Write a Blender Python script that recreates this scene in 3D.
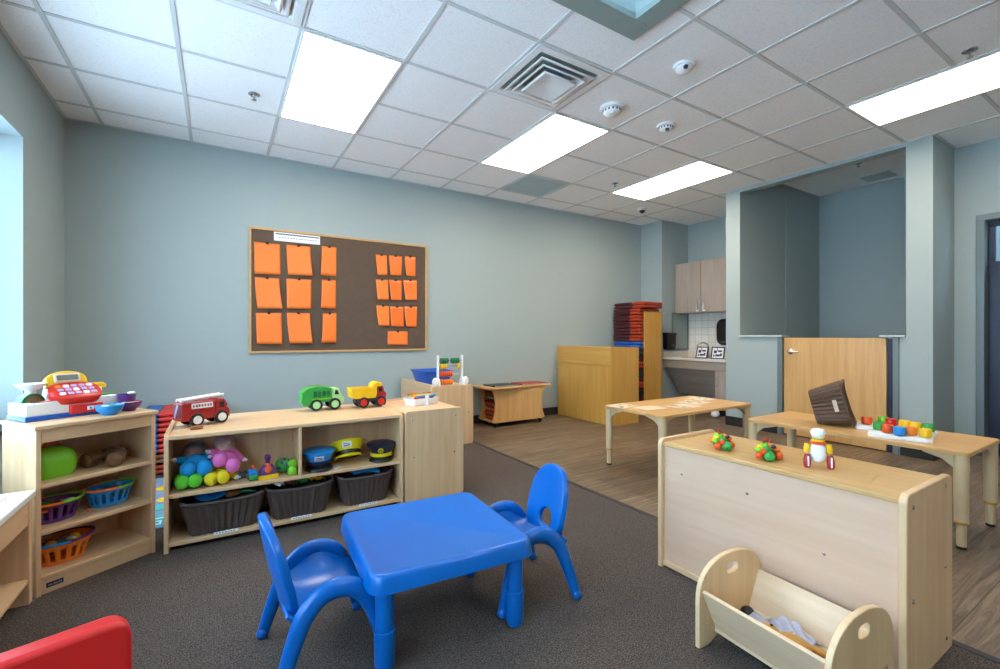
import bpy, bmesh, math, random
from mathutils import Vector, Matrix, Euler
PI = math.pi
random.seed(7)
for o in list(bpy.data.objects): bpy.data.objects.remove(o, do_unlink=True)
SC = bpy.context.scene
C = SC.collection
H = 2.84            # ceiling height
SG = 0.6096         # ceiling grid pitch
GX, GY = 0.397, 3.9926

# ------------------------------------------------------------------ camera
cd = bpy.data.cameras.new('camera'); cam = bpy.data.objects.new('camera', cd); C.objects.link(cam)
cam.location = (0, 0, 1.09); cam.rotation_euler = (PI/2, 0, -0.5548)
cd.sensor_fit = 'HORIZONTAL'; cd.sensor_width = 36.0; cd.lens = 452.8/1000*36; cd.shift_y = 0.001
cd.clip_start = 0.05
SC.camera = cam
# ------------------------------------------------------------------ world, exposure
w = bpy.data.worlds.new('world'); SC.world = w; w.use_nodes = True
bg = w.node_tree.nodes['Background']; bg.inputs[0].default_value = (0.52, 0.76, 1.0, 1); bg.inputs[1].default_value = 4.4
SC.view_settings.view_transform = 'Standard'; SC.view_settings.look = 'None'
SC.view_settings.exposure = 1.0; SC.view_settings.gamma = 1.0; SC.view_settings.use_curve_mapping = False
PANEL = 8.0          # emission of the ceiling light diffusers
def portal(name, loc, rot, sx, sy):
    l = bpy.data.lights.new(name, 'AREA'); l.shape = 'RECTANGLE'; l.size = sx; l.size_y = sy
    l.cycles.is_portal = True
    o = bpy.data.objects.new(name, l); C.objects.link(o); o.location = loc; o.rotation_euler = rot
portal('window_portal', (-1.30, 2.95, 1.45), (0, -PI/2, 0), 1.8, 2.2)
portal('window_portal', (-1.30, 0.1, 1.45), (0, -PI/2, 0), 1.8, 2.8)
portal('skylight_portal', (1.44, 1.23, H+1.05), (0, 0, 0), 1.0, 1.0)

# ------------------------------------------------------------------ materials
MATS = {}
def srgb(r, g, b):
    f = lambda c: (c/255/12.92) if c <= 10 else ((c/255+0.055)/1.055)**2.4
    return (f(r), f(g), f(b), 1)
def newmat(name):
    m = bpy.data.materials.new(name); m.use_nodes = True
    return m, m.node_tree, m.node_tree.nodes['Principled BSDF']
def plain(name, col, rough=0.5, metal=0.0, bump=0.0, bscale=200, var=0.04, coat=0.0):
    m, nt, b = newmat(name); N = nt.nodes; L = nt.links
    tc = N.new('ShaderNodeTexCoord'); no = N.new('ShaderNodeTexNoise'); no.inputs['Scale'].default_value = 14
    L.new(tc.outputs['Object'], no.inputs['Vector'])
    mx = N.new('ShaderNodeMix'); mx.data_type = 'RGBA'
    mx.inputs[6].default_value = tuple(c*(1-var) for c in col[:3])+(1,); mx.inputs[7].default_value = tuple(min(1, c*(1+var)) for c in col[:3])+(1,)
    L.new(no.outputs['Fac'], mx.inputs[0]); L.new(mx.outputs[2], b.inputs['Base Color'])
    b.inputs['Roughness'].default_value = rough; b.inputs['Metallic'].default_value = metal
    if coat: b.inputs['Coat Weight'].default_value = coat; b.inputs['Coat Roughness'].default_value = 0.15
    if bump:
        n2 = N.new('ShaderNodeTexNoise'); n2.inputs['Scale'].default_value = bscale; L.new(tc.outputs['Object'], n2.inputs['Vector'])
        bp = N.new('ShaderNodeBump'); bp.inputs['Strength'].default_value = bump; bp.inputs['Distance'].default_value = 0.002
        L.new(n2.outputs['Fac'], bp.inputs['Height']); L.new(bp.outputs['Normal'], b.inputs['Normal'])
    MATS[name] = m; return m
def wood(name, c1, c2, axis='z', rough=0.35, scale=1.0):
    m, nt, b = newmat(name); N = nt.nodes; L = nt.links
    tc = N.new('ShaderNodeTexCoord'); mp = N.new('ShaderNodeMapping')
    s = {'x': (1.2, 22, 22), 'y': (22, 1.2, 22), 'z': (22, 22, 1.2)}[axis]
    mp.inputs['Scale'].default_value = tuple(v*scale for v in s)
    L.new(tc.outputs['Object'], mp.inputs['Vector'])
    n1 = N.new('ShaderNodeTexNoise'); n1.inputs['Scale'].default_value = 1.0; n1.inputs['Detail'].default_value = 6; n1.inputs['Roughness'].default_value = 0.65; n1.inputs['Distortion'].default_value = 0.4
    L.new(mp.outputs['Vector'], n1.inputs['Vector'])
    n2 = N.new('ShaderNodeTexNoise'); n2.inputs['Scale'].default_value = 3.0
    L.new(tc.outputs['Object'], n2.inputs['Vector'])
    cr = N.new('ShaderNodeValToRGB'); cr.color_ramp.elements[0].position = 0.34; cr.color_ramp.elements[1].position = 0.66
    cr.color_ramp.elements[0].color = c1; cr.color_ramp.elements[1].color = c2
    L.new(n1.outputs['Fac'], cr.inputs['Fac'])
    mx = N.new('ShaderNodeMix'); mx.data_type = 'RGBA'; mx.blend_type = 'MULTIPLY'; mx.inputs[7].default_value = (0.90, 0.88, 0.85, 1)
    L.new(n2.outputs['Fac'], mx.inputs[0]); L.new(cr.outputs['Color'], mx.inputs[6]); L.new(mx.outputs[2], b.inputs['Base Color'])
    b.inputs['Roughness'].default_value = rough
    MATS[name] = m; return m
for ax in 'xyz':
    wood('maple_'+ax, srgb(222, 180, 134), srgb(236, 200, 156), ax)          # pale laminate
    wood('honey_'+ax, srgb(206, 158, 96), srgb(222, 178, 118), ax)          # warmer door and table maple
    wood('gold_'+ax, srgb(200, 148, 66), srgb(214, 164, 84), ax)            # golden maple
wood('birch_y', srgb(222, 182, 150), srgb(232, 196, 168), 'y', 0.4, 0.6)
wood('birch_z', srgb(214, 178, 130), srgb(228, 196, 150), 'z', 0.4, 0.8)
wood('ply_edge', srgb(232, 194, 146), srgb(242, 210, 166), 'y', 0.5); wood('birch_cream', srgb(222, 186, 146), srgb(236, 206, 170), 'y', 0.4, 0.7)
wood('brown_wood', srgb(112, 78, 48), srgb(150, 108, 66), 'x', 0.5, 2)
wood('taupe_z', srgb(168, 154, 142), srgb(184, 170, 158), 'z', 0.4)
wood('taupe_y', srgb(158, 146, 134), srgb(176, 164, 152), 'y', 0.4)
plain('wall_paint', srgb(162, 175, 174), 0.7, bump=0.12, bscale=260, var=0.02)
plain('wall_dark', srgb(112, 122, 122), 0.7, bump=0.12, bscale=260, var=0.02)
plain('trim_green', srgb(146, 160, 154), 0.5)
plain('steel_frame', srgb(112, 124, 124), 0.4, 0.1)
plain('baseboard', srgb(36, 38, 42), 0.5)
plain('white_paint', srgb(236, 236, 234), 0.5)
plain('grid_metal', srgb(210, 211, 208), 0.85)
plain('white_plastic', srgb(240, 240, 238), 0.35)
plain('grey_plastic', srgb(150, 158, 152), 0.5)
plain('blue_plastic', srgb(0, 98, 180), 0.28, var=0.05, bump=0.05, bscale=60)
plain('red_vinyl', srgb(214, 34, 30), 0.35)
plain('red', srgb(214, 40, 24), 0.35); plain('truck_red', srgb(164, 34, 32), 0.35); plain('maroon', srgb(104, 18, 30), 0.5)
plain('yellow', srgb(246, 196, 24), 0.35); plain('cap_yellow', srgb(234, 214, 20), 0.4)
plain('green', srgb(52, 158, 66), 0.35); plain('dark_green', srgb(24, 112, 62), 0.35); plain('lime', srgb(124, 204, 40), 0.35); plain('pale_green', srgb(176, 224, 150), 0.35)
plain('blue', srgb(26, 92, 190), 0.35); plain('sky_blue', srgb(30, 140, 216), 0.35); plain('navy', srgb(26, 32, 58), 0.4)
plain('purple', srgb(92, 44, 118), 0.4); plain('orange', srgb(244, 128, 30), 0.4); plain('deep_orange', srgb(232, 84, 26), 0.4)
plain('black', srgb(18, 18, 20), 0.35); wood('dark_log', srgb(84, 56, 32), srgb(118, 82, 48), 'x', 0.5, 2); plain('tire', srgb(32, 34, 38), 0.6); plain('dark_grey', srgb(58, 60, 64), 0.5)
plain('pink', srgb(236, 120, 190), 0.85, bump=0.3, bscale=300); plain('plush_blue', srgb(20, 150, 214), 0.9, bump=0.3, bscale=300)
plain('plush_green', srgb(96, 206, 50), 0.9, bump=0.3, bscale=300); plain('plush_yellow', srgb(240, 216, 30), 0.9, bump=0.3, bscale=300)
plain('skin_tan', srgb(196, 160, 146), 0.8); plain('skin_brown', srgb(146, 116, 104), 0.8); plain('hat_grey', srgb(92, 110, 122), 0.9)
plain('paper_orange', srgb(250, 128, 48), 0.55, var=0.02); plain('paper_gloss', srgb(250, 122, 50), 0.15, var=0.02); plain('paper_white', srgb(240, 240, 244), 0.6, var=0.01)
plain('paper_cream', srgb(226, 206, 176), 0.6, bump=0.1)
plain('cork', srgb(96, 78, 64), 0.9, bump=0.5, bscale=350, var=0.15)
plain('metal', srgb(196, 198, 200), 0.25, 0.9); plain('brass', srgb(198, 150, 40), 0.35, 0.4)
plain('counter', srgb(226, 216, 204), 0.3); plain('beige_tube', srgb(206, 180, 140), 0.35)
plain('mat_cover', srgb(74, 22, 34), 0.45); plain('mat_orange', srgb(164, 54, 26), 0.45); plain('drawing_ink', srgb(176, 156, 132), 0.7); plain('grille_grey', srgb(196, 206, 202), 0.6); plain('mat_red', srgb(206, 44, 30), 0.45)
plain('mat_blue', srgb(40, 92, 176), 0.45); plain('mat_dark', srgb(36, 34, 50), 0.5)
plain('lilac', srgb(190, 166, 204), 0.4); plain('teal', srgb(60, 176, 170), 0.6); plain('rug_grey', srgb(120, 140, 170), 0.95, bump=0.5, bscale=400)
plain('cloth_grey', srgb(186, 180, 192), 0.9, bump=0.3); plain('tan_plush', srgb(206, 152, 76), 0.9, bump=0.3)
plain('display', srgb(120, 122, 112), 0.3); plain('brick_brown', srgb(150, 92, 50), 0.6)
plain('cream_wood', srgb(238, 226, 190), 0.4)

def wicker(name, c1, c2):
    m, nt, b = newmat(name); N = nt.nodes; L = nt.links
    tc = N.new('ShaderNodeTexCoord'); wv = N.new('ShaderNodeTexWave'); wv.bands_direction = 'Z'
    wv.inputs['Scale'].default_value = 42; wv.inputs['Distortion'].default_value = 1.5
    L.new(tc.outputs['Object'], wv.inputs['Vector'])
    cr = N.new('ShaderNodeValToRGB'); cr.color_ramp.elements[0].color = c1; cr.color_ramp.elements[1].color = c2
    L.new(wv.outputs['Fac'], cr.inputs['Fac']); L.new(cr.outputs['Color'], b.inputs['Base Color'])
    bp = N.new('ShaderNodeBump'); bp.inputs['Strength'].default_value = 0.35; bp.inputs['Distance'].default_value = 0.002
    L.new(wv.outputs['Fac'], bp.inputs['Height']); L.new(bp.outputs['Normal'], b.inputs['Normal'])
    b.inputs['Roughness'].default_value = 0.55; MATS[name] = m
wicker('wicker', srgb(62, 50, 46), srgb(92, 78, 72)); wicker('wicker_brown', srgb(74, 50, 34), srgb(112, 82, 58))

def carpet_mat():
    m, nt, b = newmat('carpet_loop'); N = nt.nodes; L = nt.links
    tc = N.new('ShaderNodeTexCoord')
    n1 = N.new('ShaderNodeTexNoise'); n1.inputs['Scale'].default_value = 210; n1.inputs['Detail'].default_value = 3
    n2 = N.new('ShaderNodeTexNoise'); n2.inputs['Scale'].default_value = 2.5; n2.inputs['Detail'].default_value = 4
    n3 = N.new('ShaderNodeTexWave'); n3.bands_direction = 'X'; n3.inputs['Scale'].default_value = 40; n3.inputs['Distortion'].default_value = 6; n3.inputs['Detail'].default_value = 3; n3.inputs['Detail Scale'].default_value = 4
    for n in (n1, n2, n3): L.new(tc.outputs['Object'], n.inputs['Vector'])
    cr = N.new('ShaderNodeValToRGB'); e = cr.color_ramp.elements
    e[0].position = 0.36; e[0].color = srgb(46, 39, 36); e[1].position = 0.66; e[1].color = srgb(128, 112, 98)
    el = e.new(0.5); el.color = srgb(84, 73, 67)
    L.new(n1.outputs['Fac'], cr.inputs['Fac'])
    m1 = N.new('ShaderNodeMix'); m1.data_type = 'RGBA'; m1.blend_type = 'MULTIPLY'; m1.inputs[0].default_value = 0.22
    L.new(cr.outputs['Color'], m1.inputs[6]); L.new(n3.outputs['Color'], m1.inputs[7])
    m2 = N.new('ShaderNodeMix'); m2.data_type = 'RGBA'; m2.blend_type = 'MULTIPLY'; m2.inputs[7].default_value = (0.72, 0.7, 0.7, 1)
    L.new(n2.outputs['Fac'], m2.inputs[0]); L.new(m1.outputs[2], m2.inputs[6]); L.new(m2.outputs[2], b.inputs['Base Color'])
    bp = N.new('ShaderNodeBump'); bp.inputs['Strength'].default_value = 0.6; bp.inputs['Distance'].default_value = 0.004
    L.new(n1.outputs['Fac'], bp.inputs['Height']); L.new(bp.outputs['Normal'], b.inputs['Normal'])
    b.inputs['Roughness'].default_value = 0.95; MATS['carpet'] = m
carpet_mat()
def plank_mat():
    m, nt, b = newmat('vinyl_plank'); N = nt.nodes; L = nt.links
    tc = N.new('ShaderNodeTexCoord')
    br = N.new('ShaderNodeTexBrick'); br.offset = 0.37; br.inputs['Scale'].default_value = 1; br.inputs['Brick Width'].default_value = 1.22; br.inputs['Row Height'].default_value = 0.18
    br.inputs['Mortar Size'].default_value = 0.002; br.inputs['Mortar Smooth'].default_value = 0.2
    br.inputs['Color1'].default_value = (0.05, 0.05, 0.05, 1); br.inputs['Color2'].default_value = (0.95, 0.95, 0.95, 1); br.inputs['Mortar'].default_value = (0.5, 0.5, 0.5, 1)
    L.new(tc.outputs['Object'], br.inputs['Vector'])
    mp = N.new('ShaderNodeMapping'); mp.inputs['Scale'].default_value = (1.6, 26, 1); L.new(tc.outputs['Object'], mp.inputs['Vector'])
    va = N.new('ShaderNodeVectorMath'); va.operation = 'ADD'
    vs = N.new('ShaderNodeVectorMath'); vs.operation = 'SCALE'; vs.inputs['Scale'].default_value = 13.0
    L.new(br.outputs['Color'], vs.inputs[0]); L.new(mp.outputs['Vector'], va.inputs[0]); L.new(vs.outputs['Vector'], va.inputs[1])
    n1 = N.new('ShaderNodeTexNoise'); n1.inputs['Scale'].default_value = 1.3; n1.inputs['Detail'].default_value = 8; n1.inputs['Roughness'].default_value = 0.7; n1.inputs['Distortion'].default_value = 1.2
    L.new(va.outputs['Vector'], n1.inputs['Vector'])
    cr = N.new('ShaderNodeValToRGB'); e = cr.color_ramp.elements
    e[0].position = 0.30; e[0].color = srgb(72, 58, 46); e[1].position = 0.72; e[1].color = srgb(164, 142, 116)
    el = e.new(0.5); el.color = srgb(118, 98, 78)
    L.new(n1.outputs['Fac'], cr.inputs['Fac'])
    mx = N.new('ShaderNodeMix'); mx.data_type = 'RGBA'; mx.blend_type = 'MULTIPLY'; mx.inputs[0].default_value = 0.35
    L.new(cr.outputs['Color'], mx.inputs[6]); L.new(br.outputs['Color'], mx.inputs[7])
    m3 = N.new('ShaderNodeMix'); m3.data_type = 'RGBA'; m3.inputs[7].default_value = srgb(58, 46, 36)
    L.new(br.outputs['Fac'], m3.inputs[0]); L.new(mx.outputs[2], m3.inputs[6]); L.new(m3.outputs[2], b.inputs['Base Color'])
    b.inputs['Roughness'].default_value = 0.42
    bp = N.new('ShaderNodeBump'); bp.inputs['Strength'].default_value = 0.15; bp.inputs['Distance'].default_value = 0.002
    L.new(n1.outputs['Fac'], bp.inputs['Height']); L.new(bp.outputs['Normal'], b.inputs['Normal'])
    MATS['planks'] = m
plank_mat()
def tile_mat():
    m, nt, b = newmat('ceiling_tile'); N = nt.nodes; L = nt.links
    tc = N.new('ShaderNodeTexCoord'); n1 = N.new('ShaderNodeTexNoise'); n1.inputs['Scale'].default_value = 90; n1.inputs['Detail'].default_value = 4
    L.new(tc.outputs['Object'], n1.inputs['Vector'])
    cr = N.new('ShaderNodeValToRGB'); e = cr.color_ramp.elements; e[0].position = 0.3; e[0].color = srgb(242, 240, 238); e[1].position = 0.5; e[1].color = srgb(253, 252, 250)
    L.new(n1.outputs['Fac'], cr.inputs['Fac']); L.new(cr.outputs['Color'], b.inputs['Base Color'])
    bp = N.new('ShaderNodeBump'); bp.inputs['Strength'].default_value = 0.35; bp.inputs['Distance'].default_value = 0.003
    L.new(n1.outputs['Fac'], bp.inputs['Height']); L.new(bp.outputs['Normal'], b.inputs['Normal'])
    b.inputs['Roughness'].default_value = 0.9; MATS['tile'] = m
tile_mat()
def backsplash_mat():
    m, nt, b = newmat('backsplash_tile'); N = nt.nodes; L = nt.links
    tc = N.new('ShaderNodeTexCoord'); sp = N.new('ShaderNodeSeparateXYZ'); cb = N.new('ShaderNodeCombineXYZ')
    L.new(tc.outputs['Object'], sp.inputs[0]); L.new(sp.outputs['Y'], cb.inputs[0]); L.new(sp.outputs['Z'], cb.inputs[1])
    br = N.new('ShaderNodeTexBrick'); br.offset = 0.0; br.inputs['Scale'].default_value = 1; br.inputs['Brick Width'].default_value = 0.11; br.inputs['Row Height'].default_value = 0.11
    br.inputs['Mortar Size'].default_value = 0.003
    br.inputs['Color1'].default_value = srgb(232, 228, 218); br.inputs['Color2'].default_value = srgb(238, 234, 224); br.inputs['Mortar'].default_value = srgb(190, 186, 176)
    L.new(cb.outputs[0], br.inputs['Vector']); L.new(br.outputs['Color'], b.inputs['Base Color'])
    b.inputs['Roughness'].default_value = 0.2; MATS['backsplash'] = m
backsplash_mat()
def emis(name, col, s):
    m = bpy.data.materials.new(name); m.use_nodes = True; nt = m.node_tree
    nt.nodes.remove(nt.nodes['Principled BSDF']); e = nt.nodes.new('ShaderNodeEmission')
    e.inputs[0].default_value = col; e.inputs[1].default_value = s
    nt.links.new(e.outputs[0], nt.nodes['Material Output'].inputs[0]); MATS[name] = m
emis('panel_glow', (1.0, 0.88, 0.72, 1), PANEL)
def glass(name, col, rough=0.0):
    m, nt, b = newmat(name); b.inputs['Base Color'].default_value = col; b.inputs['Transmission Weight'].default_value = 1.0
    b.inputs['Roughness'].default_value = rough; b.inputs['IOR'].default_value = 1.02; MATS[name] = m
glass('pane_glass', (0.97, 0.99, 1, 1)); glass('frosted', (0.9, 0.97, 1, 1), 0.5)

# ------------------------------------------------------------------ mesh builder
class G:
    def __init__(s): s.bm = bmesh.new(); s.mi = 0
    def _f(s, vs):
        try: f = s.bm.faces.new(vs); f.material_index = s.mi; f.smooth = True; return f
        except ValueError: return None
    def box(s, x0, x1, y0, y1, z0, z1, rot=None, piv=None):
        P = [Vector(p) for p in ((x0,y0,z0),(x1,y0,z0),(x1,y1,z0),(x0,y1,z0),(x0,y0,z1),(x1,y0,z1),(x1,y1,z1),(x0,y1,z1))]
        if rot:
            pv = Vector(piv) if piv else Vector(((x0+x1)/2,(y0+y1)/2,(z0+z1)/2)); R = Euler(rot).to_matrix()
            P = [pv + R @ (p-pv) for p in P]
        v = [s.bm.verts.new(p) for p in P]
        for q in ((0,3,2,1),(4,5,6,7),(0,1,5,4),(1,2,6,5),(2,3,7,6),(3,0,4,7)): s._f([v[i] for i in q])
        return s
    def loft(s, rings, cap0=True, cap1=True, closed=True, skip=None):
        V = [[s.bm.verts.new(p) for p in r] for r in rings]; n = len(V[0])
        for a in range(len(V)-1):
            for i in range(n if closed else n-1):
                if skip and skip(a, i): continue
                j = (i+1) % n; s._f([V[a][i], V[a][j], V[a+1][j], V[a+1][i]])
        if cap0: s._f(list(reversed(V[0])))
        if cap1: s._f(V[-1])
        return s
    def lathe(s, prof, n=24, c=(0,0,0), rot=None, cap0=True, cap1=True, sx=1, sy=1):
        R = Euler(rot).to_matrix() if rot else Matrix.Identity(3); c = Vector(c)
        rings = [[c + R @ Vector((r*sx*math.cos(2*PI*i/n), r*sy*math.sin(2*PI*i/n), z)) for i in range(n)] for r, z in prof]
        return s.loft(rings, cap0, cap1)
    def cyl(s, c, r, h, n=20, rot=None): return s.lathe([(r, -h/2), (r, h/2)], n, c, rot)
    def ell(s, c, r, rot=None, n=16, m=10):
        c = Vector(c); R = Euler(rot).to_matrix() if rot else Matrix.Identity(3)
        if not hasattr(r, '__len__'): r = (r, r, r)
        rings = []
        for k in range(1, m):
            a = -PI/2 + PI*k/m
            rings.append([c + R @ Vector((r[0]*math.cos(a)*math.cos(2*PI*i/n), r[1]*math.cos(a)*math.sin(2*PI*i/n), r[2]*math.sin(a))) for i in range(n)])
        V = [[s.bm.verts.new(p) for p in rr_] for rr_ in rings]
        b0 = s.bm.verts.new(c + R @ Vector((0,0,-r[2]))); b1 = s.bm.verts.new(c + R @ Vector((0,0,r[2])))
        for a in range(len(V)-1):
            for i in range(n): s._f([V[a][i], V[a][(i+1)%n], V[a+1][(i+1)%n], V[a+1][i]])
        for i in range(n): s._f([b0, V[0][(i+1)%n], V[0][i]]); s._f([b1, V[-1][i], V[-1][(i+1)%n]])
        return s
    def tube(s, pts, rad, n=12, ex=1.0, round_end=False, side=None):
        pts = [Vector(p) for p in pts]
        if not hasattr(rad, '__len__'): rad = [rad]*len(pts)
        rings = []; up = Vector(side) if side else None
        for i, p in enumerate(pts):
            t = (pts[min(i+1, len(pts)-1)] - pts[max(i-1, 0)]).normalized()
            if up is None: up = Vector((0,0,1)) if abs(t.z) < 0.9 else Vector((1,0,0))
            u = (up - t*up.dot(t)).normalized(); v = t.cross(u); up = u
            rings.append([p + (u*math.cos(2*PI*k/n)*rad[i]*ex + v*math.sin(2*PI*k/n)*rad[i]) for k in range(n)])
        return s.loft(rings)
    def prism(s, poly, a0, a1, plane='xz', M=None):
        def P(x, y, a):
            p = Vector((x, a, y)) if plane == 'xz' else (Vector((a, x, y)) if plane == 'yz' else Vector((x, y, a)))
            return M @ p if M else p
        return s.loft([[P(x, y, a0) for x, y in poly], [P(x, y, a1) for x, y in poly]])
    def build(s, name, mats, parent=None, bevel=0.0, seg=2, flat=True, sub=0, solid=0.0, ang=35):
        bmesh.ops.recalc_face_normals(s.bm, faces=s.bm.faces)
        me = bpy.data.meshes.new(name); s.bm.to_mesh(me); s.bm.free()
        for m in (mats if isinstance(mats, (list, tuple)) else [mats]): me.materials.append(MATS[m])
        o = bpy.data.objects.new(name, me); C.objects.link(o)
        if parent: o.parent = parent
        if solid: md = o.modifiers.new('solid', 'SOLIDIFY'); md.thickness = solid; md.offset = 0
        if bevel:
            md = o.modifiers.new('bevel', 'BEVEL'); md.width = bevel; md.segments = seg; md.limit_method = 'ANGLE'; md.angle_limit = math.radians(30)
        if sub: md = o.modifiers.new('sub', 'SUBSURF'); md.levels = sub; md.render_levels = sub
        me.set_sharp_from_angle(angle=math.radians(ang))
        return o
def rr(w, d, r, z, n=6, cx=0, cy=0):
    """rounded rectangle ring"""
    out = []
    for sx, sy, a0 in ((1,1,0), (-1,1,PI/2), (-1,-1,PI), (1,-1,1.5*PI)):
        for k in range(n+1):
            a = a0 + PI/2*k/n; out.append(Vector((cx+sx*(w/2-r)+r*math.cos(a), cy+sy*(d/2-r)+r*math.sin(a), z)))
    return out
def rpoly(w, h, r, n=6, cx=0, cy=0): return [(p.x, p.y) for p in rr(w, h, r, 0, n, cx, cy)]
def tag(o, label=None, cat=None, group=None, kind=None):
    if label: o['label'] = label
    if cat: o['category'] = cat
    if group: o['group'] = group
    if kind: o['kind'] = kind
    return o
def thing(name, label, cat, loc=(0,0,0), rz=0, group=None, rot=None):
    o = bpy.data.objects.new(name, None); C.objects.link(o); o.location = loc; o.rotation_euler = rot if rot else (0, 0, rz)
    o.empty_display_size = 0.05
    return tag(o, label, cat, group)
def dup(root, loc=None, rz=None, label=None, rot=None, parent=None, mats=None):
    r = root.copy(); C.objects.link(r); r.parent = parent
    if loc is not None: r.location = loc
    if rz is not None: r.rotation_euler = (0, 0, rz)
    if rot is not None: r.rotation_euler = rot
    if label: r['label'] = label
    if mats and r.type == 'MESH':
        r.data = r.data.copy()
        for i, m in enumerate(r.data.materials):
            if m.name in mats: r.data.materials[i] = MATS[mats[m.name]]
    for ch in list(root.children): dup(ch, parent=r, mats=mats)
    return r
def struct(name, g, m, parent=None, **k):
    o = g.build(name, m, parent, **k)
    if not parent: o['kind'] = 'structure'
    return o

# ================================================================== THE ROOM
XL, YB, YF = -1.06, 4.94, -3.4
XC, YC0, YC1 = 5.28, 1.365, 3.26          # closet wall plane and its span
XR = 5.86
g = G(); g.box(2.21, 7.4, YF, 5.1, -0.05, 0.0); struct('floor', g, 'planks')
g = G(); g.box(XL-0.3, 2.195, YF, 5.1, -0.05, 0.004); struct('carpet', g, 'carpet')
g = G(); g.box(2.19, 2.225, YF, YB, -0.02, 0.007); struct('trim_1', g, 'baseboard', bevel=0.003)
# ceiling tiles with the skylight opening
SX0, SX1, SY0, SY1 = 0.95, 1.935, 0.74, 1.715
g = G()
for a in ((XL-0.2, SX0-0.031, YF, YB+0.1), (SX1+0.031, XC, YF, YB+0.1), (SX0-0.031, SX1+0.031, YF, SY0-0.031), (SX0-0.031, SX1+0.031, SY1+0.031, YB+0.1), (XC, 6.5, YC1, YB+0.1), (XC, XR+0.05, YF, YC0)):
    g.box(*a, H, H+0.04)
struct('ceiling', g, 'tile')
lights = [(0, -2), (3, -2), (6, -2), (6, -6), (2, -10)]        # lower-left cell of each 1 x 2 fixture
lights = [(i, j) for i, j in lights]
def on_light(i0, j0):
    return (i0, j0) in lights or (i0, j0-1) in lights
g = G(); t = 0.012
def xbar(i, ya, yb): x = GX+SG*i; g.box(x-t, x+t, ya, yb, H-0.006, H+0.002)
def ybar(j, xa, xb): y = GY+SG*j; g.box(xa, xb, y-t, y+t, H-0.005, H+0.002)
FX0, FX1, FY0, FY1 = 0.82, 2.065, 0.61, 1.845     # outer edge of the skylight frame
for i in range(-2, 9):
    x = GX+SG*i
    if FX0 < x < FX1: xbar(i, YF, FY0); xbar(i, FY1, YB)
    else: xbar(i, YF, YB)
for j in range(-12, 2):
    y = GY+SG*j
    if FY0 < y < FY1: ybar(j, XL, FX0); ybar(j, FX1, XC)
    else: ybar(j, XL, XC)
    if y < YC0: ybar(j, XC, XR)
    if y > YC1 and y < 4.54: ybar(j, XC, 6.33)
for b in ((XL, XC, YB-0.02, YB), (XL, XL+0.02, YF, YB), (5.29, 6.33, 4.52, 4.54), (XC, XR, YC0-0.02, YC0)): g.box(*b, H-0.006, H+0.002)
struct('trim_2', g, 'grid_metal')
# skylight: painted frame, well, frosted pane
g = G()
for b in ((FX0, FX1, FY0, SY0), (FX0, FX1, SY1, FY1), (FX0, SX0, SY0, SY1), (SX1, FX1, SY0, SY1)): g.box(*b, H-0.022, H+0.01)
struct('trim_3', g, 'trim_green', bevel=0.002)
g = G(); T = 0.03
for b in ((SX0-T, SX0, SY0-T, SY1+T), (SX1, SX1+T, SY0-T, SY1+T), (SX0, SX1, SY0-T, SY0), (SX0, SX1, SY1, SY1+T)): g.box(*b, H+0.01, H+1.0)
sw = struct('window_3', g, 'wall_paint')
g = G(); g.box(SX0-T, SX1+T, SY0-T, SY1+T, H+1.0, H+1.01); struct('pane', g, 'pane_glass', sw)
# walls -----------------------------------------------------------------
def panelwall(name, mat, fixed, f0, f1, a0, a1, z0, z1, holes=()):
    """fixed axis 'x' or 'y'; wall between f0..f1, running a0..a1; holes (b0,b1,c0,c1)"""
    g = G()
    def bx(p0, p1, q0, q1):
        if p1-p0 < 1e-4 or q1-q0 < 1e-4: return
        if fixed == 'x': g.box(f0, f1, p0, p1, q0, q1)
        else: g.box(p0, p1, f0, f1, q0, q1)
    cur = a0
    for b0, b1, c0, c1 in sorted(holes):
        bx(cur, b0, z0, z1); bx(b0, b1, z0, c0); bx(b0, b1, c1, z1); cur = b1
    bx(cur, a1, z0, z1)
    return struct(name, g, mat)
W1 = (1.9, 4.04, 0.56, 2.35); W2 = (-1.2, 1.4, 0.56, 2.35)
panelwall('wall_left', 'wall_paint', 'x', XL-0.25, XL, YF, YB, 0, H+0.05, [W1, W2])
panelwall('wall_back', 'wall_paint', 'y', YB, YB+0.12, XL-0.25, 5.70, 0, H+0.05)
panelwall('wall_front', 'wall_paint', 'y', YF-0.12, YF, XL-0.25, XR, 0, H+0.05)
panelwall('wall_corner', 'wall_paint', 'y', 4.54, YB+0.12, 5.70, 6.45, 0, H+0.05)
panelwall('wall_kitchen', 'wall_paint', 'x', 6.33, 6.45, YC1-0.18, 4.54, 0, H+0.05)
# closet wall: pass-through opening above, half-door opening below
g = G()
x0, x1 = XC, XC+0.12
OY0, OY1, OZ0, OZ1 = 1.547, 3.084, 1.075, 2.80
DY0, DY1 = 1.615, 2.63
g.box(x0, x1, OY1, YC1, 0, H+0.05); g.box(x0, x1, YC0, OY0, 0, H+0.05)
g.box(x0, x1, OY0, OY1, OZ1, H+0.05)
g.box(x0, x1, OY0, DY0, 0, OZ0); g.box(x0, x1, DY1, OY1, 0, OZ0)
struct('wall_closet', g, 'wall_paint')
g = G(); g.box(x1, 7.26, OY1, YC1, 0, 3.1); g.box(7.26, 7.38, YC0, YC1, 0, 3.1); g.box(x1, 7.26, YC0, 1.48, 0, 3.1)
struct('wall_closet_inner', g, 'wall_paint')
g = G(); g.box(x1-0.02, 7.38, YC0, YC1, 3.07, 3.12); g.box(x1-0.02, x1, OY0, OY1, H, 3.1); struct('ceiling.001', g, 'tile')
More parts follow.
